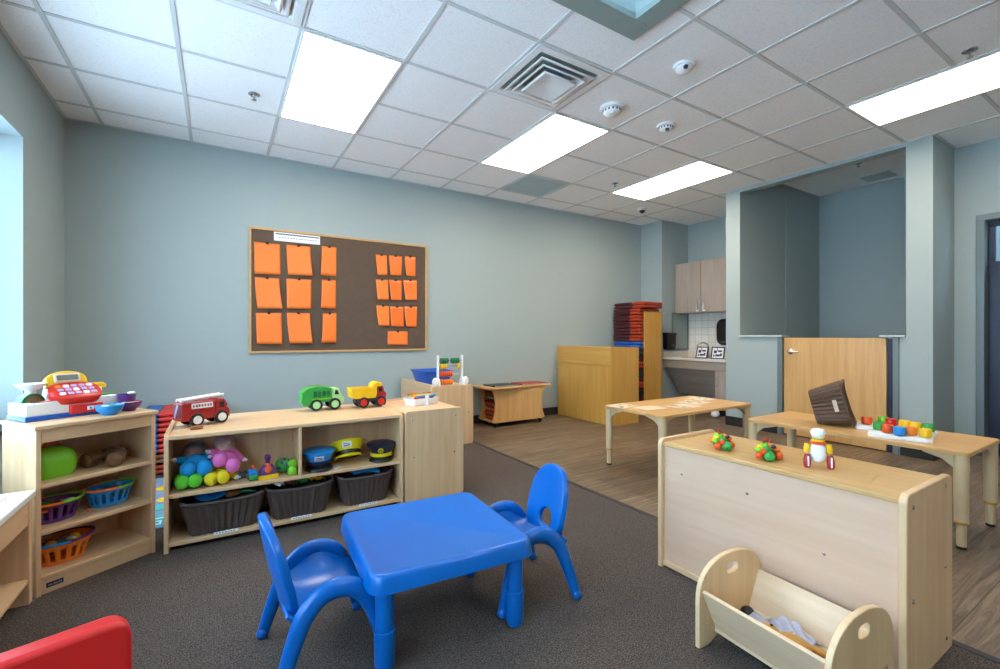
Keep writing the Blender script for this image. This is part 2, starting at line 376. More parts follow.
# right wall with a doorway
RD = (0.25, 1.17, 0, 2.13)
panelwall('wall_right', 'wall_paint', 'x', XR, XR+0.14, YF, YC0, 0, H+0.05, [RD])
g = G(); f = 0.05
g.box(XR-0.02, XR+0.16, RD[1]-0.005, RD[1]+f, 0, RD[3]-0.005); g.box(XR-0.02, XR+0.16, RD[0]-f, RD[0]+0.005, 0, RD[3]-0.005); g.box(XR-0.02, XR+0.16, RD[0]-f, RD[1]+f, RD[3]-0.005, RD[3]+f)
struct('trim_4', g, 'steel_frame', bevel=0.004)
g = G()
dx0, dx1 = XR+0.09, XR+0.135
g.box(dx0, dx1, RD[0]+0.01, RD[1]-0.01, 0.01, 1.76); g.box(dx0, dx1, RD[0]+0.01, RD[1]-0.01, 2.08, 2.12)
g.box(dx0, dx1, RD[1]-0.05, RD[1]-0.01, 1.76, 2.08); g.box(dx0, dx1, RD[0]+0.01, RD[0]+0.1, 1.76, 2.08)
d = struct('door_1', g, 'navy', bevel=0.003)
g = G(); g.box(dx0+0.015, dx0+0.022, RD[0]+0.1, RD[1]-0.05, 1.76, 2.08); struct('pane', g, 'pane_glass', d)
g = G(); g.cyl((dx0-0.03, RD[0]+0.09, 1.0), 0.012, 0.06, rot=(0, PI/2, 0)); g.box(dx0-0.055, dx0-0.04, RD[0]+0.08, RD[0]+0.2, 0.99, 1.01); struct('handle', g, 'metal', d)
# corridor behind that door
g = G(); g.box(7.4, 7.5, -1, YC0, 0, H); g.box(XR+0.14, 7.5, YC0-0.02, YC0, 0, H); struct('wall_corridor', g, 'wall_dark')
# dutch half door
g = G()
g.box(XC+0.02, XC+0.065, 1.695, DY1-0.03, 0.012, 1.066)
d = struct('door_2', g, 'honey_z', bevel=0.002)
g = G()
g.lathe([(0.03, 0), (0.032, 0.006), (0.014, 0.012), (0.012, 0.045), (0.012, 0.05)], 20, (XC+0.02, 2.53, 0.915), (0, -PI/2, 0))
g.tube([(XC-0.025, 2.53, 0.915), (XC-0.03, 2.50, 0.915), (XC-0.03, 2.43, 0.912)], [0.009, 0.009, 0.007])
struct('handle', g, 'metal', d)
g = G(); g.box(XC-0.012, XC+0.13, DY1-0.025, DY1+0.025, 0, OZ0); g.box(XC-0.012, XC+0.13, DY0-0.02, DY0+0.025, 0, OZ0)
struct('trim_5', g, 'steel_frame', bevel=0.003)
g = G(); g.box(XC+0.03, XC+0.12, DY0+0.02, 1.69, 0, 1.06); struct('trim_6', g, 'navy')
g = G(); g.box(XC-0.025, XC+0.14, DY1-0.03, OY1, OZ0, OZ0+0.018); g.box(XC-0.025, XC+0.14, OY0, DY0+0.12, OZ0, OZ0+0.018)
struct('trim_7', g, 'grille_grey', bevel=0.004)
# left wall windows
def window(name, W, n):
    g = G(); y0, y1, z0, z1 = W; x = XL-0.23
    for b in ((y0, y1, z0, z0+0.05), (y0, y1, z1-0.05, z1), (y0, y0+0.05, z0, z1), (y1-0.05, y1, z0, z1)): g.box(x, x+0.05, *b)
    for k in range(1, n): yy = y0+(y1-y0)*k/n; g.box(x, x+0.05, yy-0.025, yy+0.025, z0, z1)
    o = struct(name, g, 'white_paint', bevel=0.004)
    g = G(); g.box(x+0.02, x+0.026, y0+0.03, y1-0.03, z0+0.03, z1-0.03); struct('pane', g, 'pane_glass', o)
    g = G(); g.box(XL-0.2, XL+0.03, y0-0.03, y1, z0-0.03, z0+0.002); struct('sill', g, 'dark_grey', o, bevel=0.004)
window('window_1', W1, 2); window('window_2', W2, 3)
# baseboards
g = G(); g.box(XL, 5.70, YB-0.012, YB, 0.0, 0.10); struct('baseboard_back', g, 'baseboard')
g = G(); g.box(XL, XL+0.012, YF, YB, 0.0, 0.10); struct('baseboard_left', g, 'baseboard')
g = G(); g.box(XC-0.012, XC, DY1+0.03, YC1, 0, 0.11); g.box(XC-0.012, XC, YC0, DY0-0.03, 0, 0.11); g.box(XC-0.012, XR, YC0-0.012, YC0, 0, 0.11); struct('baseboard_closet', g, 'baseboard')
g = G(); g.box(XR-0.012, XR, RD[1]+0.055, YC0-0.012, 0, 0.11); struct('baseboard_right', g, 'baseboard')
g = G(); g.box(5.688, 5.70, 4.54, YB, 0, 0.1); struct('baseboard_corner', g, 'baseboard')

# ------------------------------------------------------------------ ceiling fixtures
def light_panel(i, j, label):
    x0 = GX+SG*i; y0 = GY+SG*j
    t_ = thing('ceiling_light', label, 'ceiling light', (x0+SG/2, y0+SG, H), group='recessed fluorescent ceiling panels')
    g = G(); a, b, f = SG/2-0.006, SG-0.006, 0.016
    for q in ((-a, a, -b, -b+f), (-a, a, b-f, b), (-a, -a+f, -b+f, b-f), (a-f, a, -b+f, b-f)): g.box(*q, -0.012, 0.03)
    g.build('frame', 'white_paint', t_, bevel=0.002)
    g = G(); g.box(-a+f, a-f, -b+f, b-f, -0.009, -0.004); g.build('diffuser', 'panel_glow', t_)
LL = {(0, -2): 'glowing ceiling light panel nearest the left wall, above the bulletin board side', (3, -2): 'glowing ceiling light panel beside the square air vent',
      (6, -2): 'glowing ceiling light panel closest to the kitchen nook', (6, -6): 'glowing ceiling light panel at the right edge, in front of the closet opening',
      (2, -10): 'unseen ceiling light panel added behind the viewer for brightness'}  # rear panel is out of view, added to brighten the room
for (i, j) in lights: light_panel(i, j, LL[(i, j)])
def sq(a, z, w=None): w = w or a; return [Vector((a, w, z)), Vector((-a, w, z)), Vector((-a, -w, z)), Vector((a, -w, z))]
def vent(i, j, label):
    t_ = thing('ceiling_vent', label, 'air vent', (GX+SG*(i+.5), GY+SG*(j+.5), H), group='square supply air diffusers')
    g = G(); g.box(-0.29, 0.29, -0.29, 0.29, -0.002, 0.004); g.build('backing', 'trim_green', t_)
    g = G(); g.loft([sq(0.295, -0.004), sq(0.295, -0.012), sq(0.25, -0.014), sq(0.235, -0.003)], False, False); g.build('frame', 'white_paint', t_, solid=0.002)
    for a, b, zz in ((0.225, 0.175, -0.008), (0.185, 0.130, -0.022)):
        g = G(); g.loft([sq(a, zz-0.016), sq(a-0.012, zz-0.017), sq(b, -0.004)], False, False); g.build('louvre', 'white_paint', t_, solid=0.003)
    g = G(); g.loft([sq(0.135, -0.040), sq(0.128, -0.052), sq(0.03, -0.022)], False, True); g.build('centre_cone', 'white_paint', t_, solid=0.003)
vent(2, -3, 'white square stepped air vent between two light panels')
vent(-1, -3, 'white square air vent cut by the top edge, before the leftmost light panel')
t_ = thing('return_grille', 'flat grey return air grille in a ceiling tile near the back wall', 'air grille', (GX+SG*4.5, GY+SG*0.5, H))
g = G()
for b in ((-0.29, 0.29, -0.29, -0.27), (-0.29, 0.29, 0.27, 0.29), (-0.29, -0.27, -0.27, 0.27), (0.27, 0.29, -0.27, 0.27)): g.box(*b, -0.008, 0.004)
g.build('frame', 'grille_grey', t_)
g = G()
for k in range(26): y = -0.265+0.53*k/25; g.box(-0.27, 0.27, y-0.004, y+0.004, -0.006, 0.0, rot=(0.5, 0, 0))
g.box(-0.27, 0.27, -0.27, 0.27, -0.001, 0.002)
g.build('slats', 'grille_grey', t_)
def sprinkler(x, y, label, z=H):
    t_ = thing('sprinkler_head', label, 'sprinkler', (x, y, z), group='ceiling sprinkler heads')
    g = G(); g.lathe([(0.038, -0.001), (0.037, -0.006), (0.022, -0.012), (0.018, -0.004)], 24, cap1=True); g.build('escutcheon', 'metal', t_)
    g = G(); g.lathe([(0.012, -0.006), (0.012, -0.02), (0.006, -0.024), (0.006, -0.032)], 16)
    for s_ in (-1, 1): g.tube([(0.01*s_, 0, -0.02), (0.015*s_, 0, -0.03), (0.006*s_, 0, -0.042)], 0.002, 6)
    g.build('frame_arms', 'metal', t_)
    g = G(); g.lathe([(0.002, -0.04), (0.018, -0.043), (0.016, -0.045), (0.001, -0.045)], 20); g.build('deflector', 'metal', t_)
    return t_
sprinkler(0.213, 3.728, 'chrome sprinkler head left of the leftmost light panel')
sprinkler(3.911, 0.842, 'chrome sprinkler head beside the right-edge light panel')
sprinkler(3.859, 3.722, 'small sprinkler head left of the light panel closest to the kitchen')
sprinkler(6.23, 2.25, 'sprinkler head inside the closet behind the opening', 3.07)
def detector(x, y, label, kind, s=1.0):
    t_ = thing('smoke_detector' if kind != 'motion_sensor' else kind, label, 'smoke detector' if kind != 'motion_sensor' else 'motion sensor', (x, y, H)); t_.scale = (s, s, s)
    g = G(); g.lathe([(0.062, -0.001), (0.062, -0.012), (0.058, -0.016), (0.05, -0.017)], 32); g.build('base', 'white_plastic', t_)
    if kind == 'motion_sensor':
        g = G(); g.ell((0, 0, -0.016), (0.05, 0.05, 0.034)); g.build('dome', 'white_plastic', t_)
        g = G(); g.ell((-0.025, -0.03, -0.032), (0.014, 0.014, 0.012)); g.build('lens', 'dark_grey', t_)
    else:
        g = G(); g.lathe([(0.045, -0.014), (0.046, -0.030), (0.034, -0.040), (0.02, -0.046), (0.001, -0.048)], 32)
        g.build('cover', 'white_plastic', t_, ang=60)
        g = G()
        for k in range(14): a = 2*PI*k/14; g.box(0.040, 0.0475, -0.004, 0.004, -0.030, -0.020, rot=(0, 0, a), piv=(0, 0, 0))
        g.build('vent_slots', 'dark_grey', t_)
        g = G(); g.cyl((-0.02, -0.025, -0.044), 0.012, 0.012); g.build('test_button', 'dark_grey' if kind == 'b' else 'white_plastic', t_)
detector(2.555, 1.863, 'round white motion sensor on the tile next to the skylight frame', 'motion_sensor', 1.1)
detector(2.556, 2.496, 'white smoke detector next to the square air vent', 'a', 1.45)
detector(3.156, 2.473, 'white smoke detector between the vent and the kitchen-side light', 'b', 1.2)
t_ = thing('security_camera', 'small white dome security camera with black lens on the ceiling near the kitchen corner', 'security camera', (4.95, 4.27, H))
g = G(); g.lathe([(0.06, -0.001), (0.06, -0.02), (0.045, -0.03)], 28); g.build('housing', 'white_plastic', t_, ang=60)
g = G(); g.ell((0, 0, -0.028), (0.038, 0.038, 0.04)); g.build('lens_dome', 'black', t_)
t_ = thing('closet_vent', 'slim white vent grille on the closet ceiling', 'air grille', (6.95, 2.31, 3.07))
g = G(); g.box(-0.15, 0.15, -0.15, 0.15, -0.008, 0.0)
for k in range(9): y = -0.12+0.24*k/8; g.box(-0.13, 0.13, y-0.003, y+0.003, -0.014, -0.006)
g.build('grille', 'grille_grey', t_)

# ================================================================== KITCHEN NOOK
t_ = thing('upper_cabinet', 'taupe two-door wall cabinet above the kitchen sink', 'cabinet', (6.17, 3.9, 1.43))
g = G(); g.box(-0.15, 0.155, -0.635, 0.635, 0, 0.76); g.build('body', 'taupe_z', t_, bevel=0.002)
for k, (a, b) in enumerate(((0.197, 0.63), (-0.243, 0.191), (-0.63, -0.249))):
    g = G(); g.box(-0.17, -0.152, a, b, 0.004, 0.756); d = g.build('door', 'taupe_z', t_, bevel=0.002)
    hy = a+0.05 if k == 0 else b-0.05
    g = G(); g.tube([(-0.17, hy, 0.04), (-0.19, hy, 0.045), (-0.19, hy, 0.135), (-0.17, hy, 0.14)], 0.005, 8); g.build('handle', 'metal', d)
    g = G(); g.box(-0.178, -0.17, hy-0.022, hy+0.022, 0.012, 0.038); g.build('child_lock', 'white_plastic', d, bevel=0.003)
t_ = thing('base_cabinet', 'taupe kitchen base cabinet with open knee space under the sink', 'cabinet', (5.99, 3.9, 0))
g = G(); g.box(-0.27, 0.33, -0.635, 0.635, 0.61, 0.73); g.build('apron', 'taupe_y', t_, bevel=0.002)
g = G(); g.box(-0.25, 0.33, -0.635, -0.23, 0.08, 0.61); g.build('body', 'taupe_z', t_, bevel=0.002)
g = G(); g.box(-0.272, -0.252, -0.635, -0.215, 0.10, 0.605); d = g.build('door', 'taupe_z', t_, bevel=0.002)
g = G(); g.tube([(-0.272, -0.25, 0.40), (-0.295, -0.25, 0.405), (-0.295, -0.25, 0.52), (-0.272, -0.25, 0.525)], 0.006, 8); g.build('handle', 'metal', d)
g = G(); g.box(-0.28, -0.272, -0.28, -0.23, 0.18, 0.21); g.build('child_lock', 'white_plastic', d, bevel=0.003)
g = G(); g.prism([(-0.20, 0.60), (-0.185, 0.60), (0.10, 0.20), (0.085, 0.20)], -0.225, 0.63); g.build('knee_panel', 'taupe_y', t_)
g = G(); g.box(-0.2, 0.33, -0.635, -0.23, 0, 0.08); g.build('toe_kick', 'baseboard', t_)
t_ = thing('countertop', 'pale kitchen countertop running under the wall cabinet', 'countertop', (6.02, 3.9, 0.731))
g = G(); g.box(-0.32, 0.3, -0.635, 0.635, 0, 0.035); g.build('slab', 'counter', t_, bevel=0.006, seg=3)
g = G(); g.box(0.282, 0.3, -0.635, 0.635, 0.035, 0.12); g.box(-0.3, 0.28, 0.615, 0.635, 0.035, 0.12); g.build('splash', 'counter', t_, bevel=0.003)
g = G()
for k, (s_, z) in enumerate(((0.0, 0.0357), )): g.loft([rr(0.34, 0.46, 0.05, 0.037, 5, -0.04, 0.16), rr(0.36, 0.48, 0.05, 0.0385, 5, -0.04, 0.16), rr(0.36, 0.48, 0.05, 0.035, 5, -0.04, 0.16)], True, False)
g.build('sink_rim', 'metal', t_)
g = G(); g.box(6.312, 6.33, YC1, 4.54, 0.852, 1.43); struct('wall_backsplash', g, 'backsplash')
t_ = thing('faucet', 'curved chrome faucet behind the kitchen sink', 'faucet', (6.17, 4.08, 0.769))
g = G(); g.lathe([(0.026, 0), (0.026, 0.01), (0.014, 0.02)], 20); g.build('base', 'metal', t_)
g = G(); g.tube([(0,0,0.01),(0,0,0.14),(-0.01,0.01,0.19),(-0.05,0.05,0.215),(-0.10,0.10,0.20),(-0.115,0.115,0.165)], 0.010, 12); g.build('spout', 'metal', t_)
g = G(); g.tube([(0,-0.02,0.02),(0.01,-0.08,0.06)], 0.007, 8); g.build('lever', 'metal', t_)
def card(loc, rz, label):
    t_ = thing('framed_sign', label, 'sign', loc, rz)
    R = (0, 0.25, 0)
    g = G()
    for b in ((-0.09, 0.09, 0, 0.014), (-0.09, 0.09, 0.156, 0.17), (-0.09, -0.076, 0, 0.17), (0.076, 0.09, 0, 0.17)): g.box(-0.006, 0.006, *b, rot=R, piv=(0,0,0))
    g.tube([(0.0, 0, 0.15), (0.08, 0, 0.004)], 0.004, 6)
    g.build('frame', 'black', t_)
    g = G(); g.box(-0.002, 0.003, -0.078, 0.078, 0.012, 0.158, rot=R, piv=(0,0,0)); g.build('card', 'paper_white', t_)
    g = G()
    for (y, z, a, b) in ((0.035, 0.10, 0.02, 0.02), (-0.03, 0.11, 0.025, 0.012), (0.0, 0.05, 0.03, 0.014), (-0.045, 0.06, 0.012, 0.02), (0.05, 0.045, 0.01, 0.012)):
        g.box(-0.0045, -0.001, y-a, y+a, z-b, z+b, rot=R, piv=(0,0,0))
    g.build('pictures', 'dark_grey', t_)
card((5.80, 3.95, 0.7665), 0.0, 'black-framed picture card standing on the counter before the faucet')
card((5.82, 3.72, 0.7665), 0.15, 'black-framed picture card on the counter nearest the blue wall')
t_ = thing('soap_dispenser', 'black wall dispenser at the left end of the kitchen counter', 'dispenser', (5.80, 4.54, 0.88)); t_.scale = (0.85, 0.85, 1.08)
g = G(); g.loft([rr(0.20, 0.12, 0.03, 0.0, 4, 0, -0.06), rr(0.23, 0.14, 0.04, 0.05, 4, 0, -0.07), rr(0.23, 0.14, 0.04, 0.19, 4, 0, -0.07), rr(0.25, 0.15, 0.03, 0.215, 4, 0, -0.075), rr(0.22, 0.12, 0.03, 0.235, 4, 0, -0.06)]); g.build('housing', 'black', t_)
g = G(); g.box(-0.03, 0.05, -0.15, -0.13, 0.03, 0.07); g.build('push_bar', 'dark_grey', t_, bevel=0.006)
t_ = thing('wall_panel', 'grey-green rectangular panel on the kitchen side wall by the counter', 'wall panel', (6.12, 4.54, 0.87))
g = G(); g.box(-0.2, 0.19, -0.012, 0, 0, 0.57); g.build('plate', 'trim_green', t_, bevel=0.003)
g = G()
for b in ((-0.2, 0.19, 0.0, 0.02), (-0.2, 0.19, 0.55, 0.57), (-0.2, -0.18, 0.02, 0.55), (0.17, 0.19, 0.02, 0.55)): g.box(b[0], b[1], -0.022, -0.012, b[2], b[3])
g.build('edge_frame', 'steel_frame', t_)
t_ = thing('towel_dispenser', 'black rounded towel dispenser half hidden at the end of the backsplash', 'dispenser', (6.312, 3.84, 0.95))
g = G(); g.loft([[Vector((x, p[0], p[1])) for p in rpoly(w_, h_, 0.10, 8, 0, 0.19)] for x, w_, h_ in ((0, 0.26, 0.38), (-0.12, 0.26, 0.38), (-0.15, 0.20, 0.32))]); g.build('housing', 'black', t_)
g = G(); g.box(-0.152, -0.146, -0.06, 0.06, 0.03, 0.06); g.build('slot', 'dark_grey', t_)
t_ = thing('white_bottle', 'small white pear-shaped bottle on the floor by the kitchen cabinet', 'bottle', (5.62, 3.62, 0.0))
g = G(); g.lathe([(0.03, 0), (0.055, 0.02), (0.055, 0.05), (0.03, 0.10), (0.014, 0.13), (0.014, 0.15)], 20); g.build('body', 'white_plastic', t_, ang=60)
g = G(); g.lathe([(0.017, 0.148), (0.017, 0.165)], 16); g.build('cap', 'grey_plastic', t_)

# ================================================================== REST MATS
def rest_mat(loc, label, group, w_, d_, h_, split, m1, m2, seed=0, rz=0.0):
    """folded mat lying flat; long axis along local x, front at -y; split in local x"""
    t_ = thing('rest_mat', label, 'rest mat', loc, rz, group)
    random.seed(seed)
    def slab(x0, x1):
        g = G()
        for z0, z1 in ((h_*0.02, h_*0.475), (h_*0.485, h_*0.95)):
            rings = []
            n = 6
            for k in range(n+1):
                x = x0+(x1-x0)*k/n; e = 0.006 if k in (0, n) else 0
                zc, hz = (z0+z1)/2, (z1-z0)/2-e
                rings.append([Vector((x, y_, z_)) for y_, z_ in ((-d_/2+0.004, zc-hz), (d_/2, zc-hz), (d_/2, zc+hz), (-d_/2+0.004, zc+hz), (-d_/2-0.006+e, zc))])
            g.loft(rings)
        return g
    slab(-w_/2, split).build('cover_panel', m1, t_, bevel=0.006)
    slab(split+0.002, w_/2).build('cover_panel', m2, t_, bevel=0.006)
    g = G(); g.box(-w_/2+0.01, w_/2-0.01, -d_/2+0.02, d_/2-0.01, h_*0.06, h_*0.86); g.build('fold', 'mat_dark', t_)
    return t_
t_ = thing('mat_cabinet', 'tall golden maple cabinet side holding the stack of folded rest mats', 'cabinet', (5.26, 4.64, 0))
g = G(); g.box(-0.15, 0.21, -0.28, -0.255, 0, 1.43); g.build('side_panel', 'gold_z', t_, bevel=0.003)
g = G(); g.box(-0.21, 0.21, 0.255, 0.28, 0, 1.0); g.build('side_panel', 'gold_z', t_, bevel=0.003)
g = G(); g.box(0.19, 0.21, -0.255, 0.255, 0, 1.43); g.build('back_panel', 'gold_z', t_)
g = G(); g.box(-0.21, 0.19, -0.255, 0.255, 0.04, 0.06); g.build('shelf', 'gold_y', t_)
hh = 0.0945; names = ['topmost', 'second from top', 'third from top', 'fourth from top', 'fifth from top', 'sixth from top']+['%s from top' % q for q in ('seventh', 'eighth', 'ninth', 'tenth', 'eleventh', 'twelfth', 'thirteenth', 'fourteenth', 'fifteenth')]+['bottommost']
nm = 16
for k in range(nm):
    top = nm-1-k; z = 0.062+hh*k
    if top == 6: ca, cb, ds = 'mat_blue', 'mat_blue', 'folded blue rest mat'
    elif top > 6 and top % 3: ca, cb, ds = 'mat_dark', 'mat_dark', 'folded dark navy rest mat'
    else: ca, cb, ds = 'mat_cover', 'mat_orange', 'folded maroon and orange rest mat'
    m_ = rest_mat((5.235-0.01*random.random(), 4.635+0.006*math.sin(k*2.1), z), ds+' in the tall stack, '+names[top], 'rest mats in the tall stack', 0.50, 0.40, hh, 0.06, ca, cb, seed=k, rz=-PI/2)
    if top == 0: m_.location = (5.24, 4.60, z); m_.scale = (1.12, 1, 1)
# red / blue mats behind the toy shelf
mcol = [('mat_orange', 'mat_orange', 'orange'), ('brick_brown', 'brick_brown', 'brown'), ('mat_blue', 'mat_red', 'blue and red'), ('mat_blue', 'mat_red', 'blue and red'), ('mat_blue', 'mat_red', 'blue and red'), ('mat_blue', 'mat_red', 'blue and red')]
pos = ['at the bottom', 'second from the bottom', 'third from the bottom', 'in the middle', 'second from the top', 'at the very top']
for k, (a, b, nme) in enumerate(mcol):
    rest_mat((-0.27, 4.62, 0.011+0.081*k), '%s rest mat %s of the pile behind the toy shelves' % (nme, pos[k]), 'rest mats piled behind the shelves', 0.50, 0.5, 0.080, -0.135, a, b, seed=40+k)
# patterned rug
t_ = thing('play_rug', 'grey-blue play rug with teal and yellow shapes seen between the two shelves', 'rug', (-0.42, 3.72, 0.0045))
g = G(); g.loft([rr(0.62, 1.1, 0.03, 0), rr(0.62, 1.1, 0.03, 0.006)]); g.build('pile', 'rug_grey', t_)
g = G()
for (x, y, a, b) in ((0.1, -0.42, 0.10, 0.10), (-0.1, -0.42, 0.08, 0.10), (0.05, -0.18, 0.12, 0.05), (-0.15, 0.0, 0.08, 0.05)): g.box(x-a, x+a, y-b, y+b, 0.006, 0.0075)
g.build('teal_squares', 'teal', t_)
g = G()
for (x, y, a) in ((0.12, -0.02, 0.05), (-0.05, 0.12, 0.05), (0.1, 0.25, 0.06)): g.lathe([(a, 0.006), (a, 0.0085)], 20, (x, y, 0))
g.build('yellow_dots', 'yellow', t_)
g = G()
for (x, y) in ((0.1, -0.44), (-0.1, -0.4), (0.02, -0.18)): 
    g.tube([(x-0.05, y-0.05, 0.0078), (x+0.03, y-0.05, 0.0078), (x+0.03, y, 0.0078), (x-0.03, y, 0.0078), (x-0.03, y+0.05, 0.0078), (x+0.05, y+0.05, 0.0078)], 0.008, 6, ex=0.2)
g.build('white_shapes', 'paper_white', t_)

# ================================================================== CABINETS
def screws(parent, pts, nrm, r=0.007):
    for p in pts:
        g = G(); rot = {'-x': (0, -PI/2, 0), '-y': (PI/2, 0, 0), '+x': (0, PI/2, 0)}[nrm]
        g.lathe([(r, -0.001), (r, 0.001), (r*0.6, 0.003)], 12, p, rot); g.build('screw', 'metal', parent)
t_ = thing('storage_cabinet', 'chest-high golden maple cabinet standing against the back wall', 'cabinet', (4.25, 4.44, 0))
g = G(); g.box(-0.235, 0.22, -0.51, 0.485, 0.0, 0.94); g.build('body', 'gold_z', t_, bevel=0.002)
g = G(); g.box(-0.255, -0.237, -0.51, 0.485, 0.0, 0.722); g.build('panel', 'gold_z', t_, bevel=0.002)
g = G(); g.box(-0.262, -0.237, -0.51, 0.487, 0.726, 0.945); g.build('upper_panel', 'gold_y', t_, bevel=0.002)
g = G(); g.box(-0.262, 0.22, -0.53, -0.51, 0, 0.945); g.build('end_panel', 'gold_z', t_)

# rolling book cart with wavy top
t_ = thing('book_cart', 'low maple rolling cart with curved sides and a wavy top by the back wall', 'cart', (3.10, 4.72, 0))
def side_poly(w0):  # concave vertical side in xz
    P = []
    for k in range(13): u = k/12; P.append((-w0-0.05*(2*u-1)**2+0.03, 0.07+0.386*u))
    for k in range(13): u = 1-k/12; P.append((w0+0.05*(2*u-1)**2-0.03, 0.07+0.386*u))
    return P
g = G(); g.prism(side_poly(0.37), -0.165, -0.15, 'xz'); g.build('front_panel', 'honey_z', t_, bevel=0.002)
g = G(); g.prism(side_poly(0.37), 0.15, 0.165, 'xz'); g.build('back_panel', 'honey_z', t_, bevel=0.002)
g = G(); g.box(-0.37, 0.37, -0.165, 0.165, 0.056, 0.072); g.build('bottom_board', 'honey_x', t_, bevel=0.004)
g = G(); g.box(-0.30, 0.30, -0.15, 0.15, 0.19, 0.20); g.box(-0.31, 0.31, -0.15, 0.15, 0.33, 0.34); g.build('shelf', 'maple_x', t_)
g = G(); g.box(-0.05, -0.035, -0.15, 0.15, 0.065, 0.455); g.build('divider', 'maple_z', t_)
g = G(); P = []
for k in range(33):
    u = k/32; P.append((-0.46+u*0.90, -0.20-0.022*math.sin(u*2*PI)))
for k in range(9): a = -PI/2+PI*k/8; P.append((0.44+0.09*math.cos(a), 0.2*math.sin(a)))
for k in range(33): u = 1-k/32; P.append((-0.46+u*0.90, 0.20))
g.prism(P, 0.456, 0.478, 'xy'); g.build('top', 'honey_x', t_, bevel=0.006, seg=3)
for x in (-0.30, 0.33):
    for y in (-0.13, 0.13):
        g = G(); g.cyl((x, y, 0.027), 0.027, 0.022, rot=(PI/2, 0, 0)); g.box(x-0.015, x+0.015, y-0.014, y+0.014, 0.03, 0.057); g.build('caster', 'black', t_)
def book(loc, rz, w_, d_, h_, col, label, group):
    t_ = thing('picture_book', label, 'book', loc, rz, group)
    g = G(); g.box(-w_/2, w_/2, -d_/2, d_/2, 0, 0.003); g.box(-w_/2, w_/2, -d_/2, d_/2, h_-0.003, h_); g.box(-w_/2, -w_/2+0.004, -d_/2, d_/2, 0, h_); g.build('cover', col, t_, bevel=0.001)
    g = G(); g.box(-w_/2+0.004, w_/2-0.006, -d_/2+0.006, d_/2-0.006, 0.003, h_-0.003); g.build('pages', 'paper_white', t_)
book((2.93, 4.70, 0.479), 0.05, 0.36, 0.26, 0.014, 'navy', 'large dark blue book lying flat on the rolling cart', 'books lying on the cart')
book((3.36, 4.70, 0.479), -0.03, 0.40, 0.26, 0.014, 'mat_orange', 'large orange-red book lying flat on the rolling cart', 'books lying on the cart')
k = 0
for z, n_ in ((0.073, 5), (0.201, 5), (0.341, 4)):
    for q in range(n_):
        book((2.865+0.0*q, 4.72+0.005*q, z+0.019*q), 0.04*q-0.08, 0.16, 0.22, 0.017, ['maroon', 'deep_orange', 'mat_cover', 'brown_wood', 'red'][(q+k) % 5],
             '%s book of the pile in the %s shelf of the rolling cart' % (['bottommost reddish', 'second reddish', 'third reddish', 'fourth reddish', 'topmost reddish'][q], ['bottom', 'middle', 'top'][k]), 'books filling the cart shelves')
    k += 1

# double-sided toy shelf
t_ = thing('toy_shelf', 'long maple shelf unit with the toy trucks on top and wicker baskets below', 'shelf', (-0.235, 2.785, 0))
Wd, Dp, Ht = 1.235, 0.63, 0.585
def sidepoly(D, Hh, r=0.04):
    P = [(0, 0), (D, 0)]
    for k in range(6): a = PI/2*k/5; P.append((D-r+r*math.cos(a), Hh-r+r*math.sin(a)))
    for k in range(6): a = PI/2+PI/2*k/5; P.append((r+r*math.cos(a), Hh-r+r*math.sin(a)))
    return P
for x in (0, Wd-0.02):
    g = G(); g.prism(sidepoly(Dp, Ht+0.012), x, x+0.02, 'yz'); g.build('side_panel', 'maple_z', t_, bevel=0.002)
g = G(); g.box(0.02, Wd-0.02, 0.008, Dp-0.008, Ht-0.02, Ht); g.build('top', 'maple_x', t_, bevel=0.003)
g = G(); g.box(0.02, Wd-0.02, 0.012, Dp-0.012, 0.27, 0.29); g.build('shelf', 'maple_x', t_, bevel=0.003)
g = G(); g.box(0.02, Wd-0.02, 0.008, Dp-0.008, 0.03, 0.05); g.build('bottom_board', 'maple_x', t_, bevel=0.003)
g = G(); g.box(0.02, Wd-0.02, 0.3, 0.312, 0.05, Ht-0.02); g.build('back_panel', 'maple_z', t_)
g = G(); g.box(0.62, 0.636, 0.012, 0.3, 0.29, Ht-0.02); g.build('divider', 'maple_z', t_, bevel=0.002)
g = G(); g.box(0.03, Wd-0.03, 0.04, 0.052, 0.0, 0.03); g.build('plinth', 'black', t_)
# end shelf at right angles (its side faces us)
t_ = thing('end_shelf', 'maple shelf unit turned sideways at the right end of the toy shelf', 'shelf', (1.01, 2.785, 0))
g = G(); P = rpoly(0.42, 0.598, 0.025, 4, 0.21, 0.301); g.prism(P, 0, 0.02, 'xz'); g.build('side_panel', 'maple_z', t_, bevel=0.002)
g = G(); g.prism(P, 0.61, 0.63, 'xz'); g.build('side_panel', 'maple_z', t_, bevel=0.002)
g = G(); g.box(0.008, 0.412, 0.02, 0.61, 0.572, 0.590); g.build('top', 'maple_y', t_, bevel=0.003)
g = G(); g.box(0.01, 0.022, 0.02, 0.61, 0.05, 0.572); g.build('back_panel', 'maple_z', t_)
g = G(); g.box(0.022, 0.41, 0.02, 0.61, 0.27, 0.29); g.build('shelf', 'maple_y', t_)
g = G(); g.box(0.022, 0.41, 0.02, 0.61, 0.03, 0.05); g.build('bottom_board', 'maple_y', t_)
screws(t_, [(0.05, 0, 0.55), (0.36, 0, 0.55), (0.06, 0, 0.30), (0.35, 0, 0.30)], '-y', 0.006)
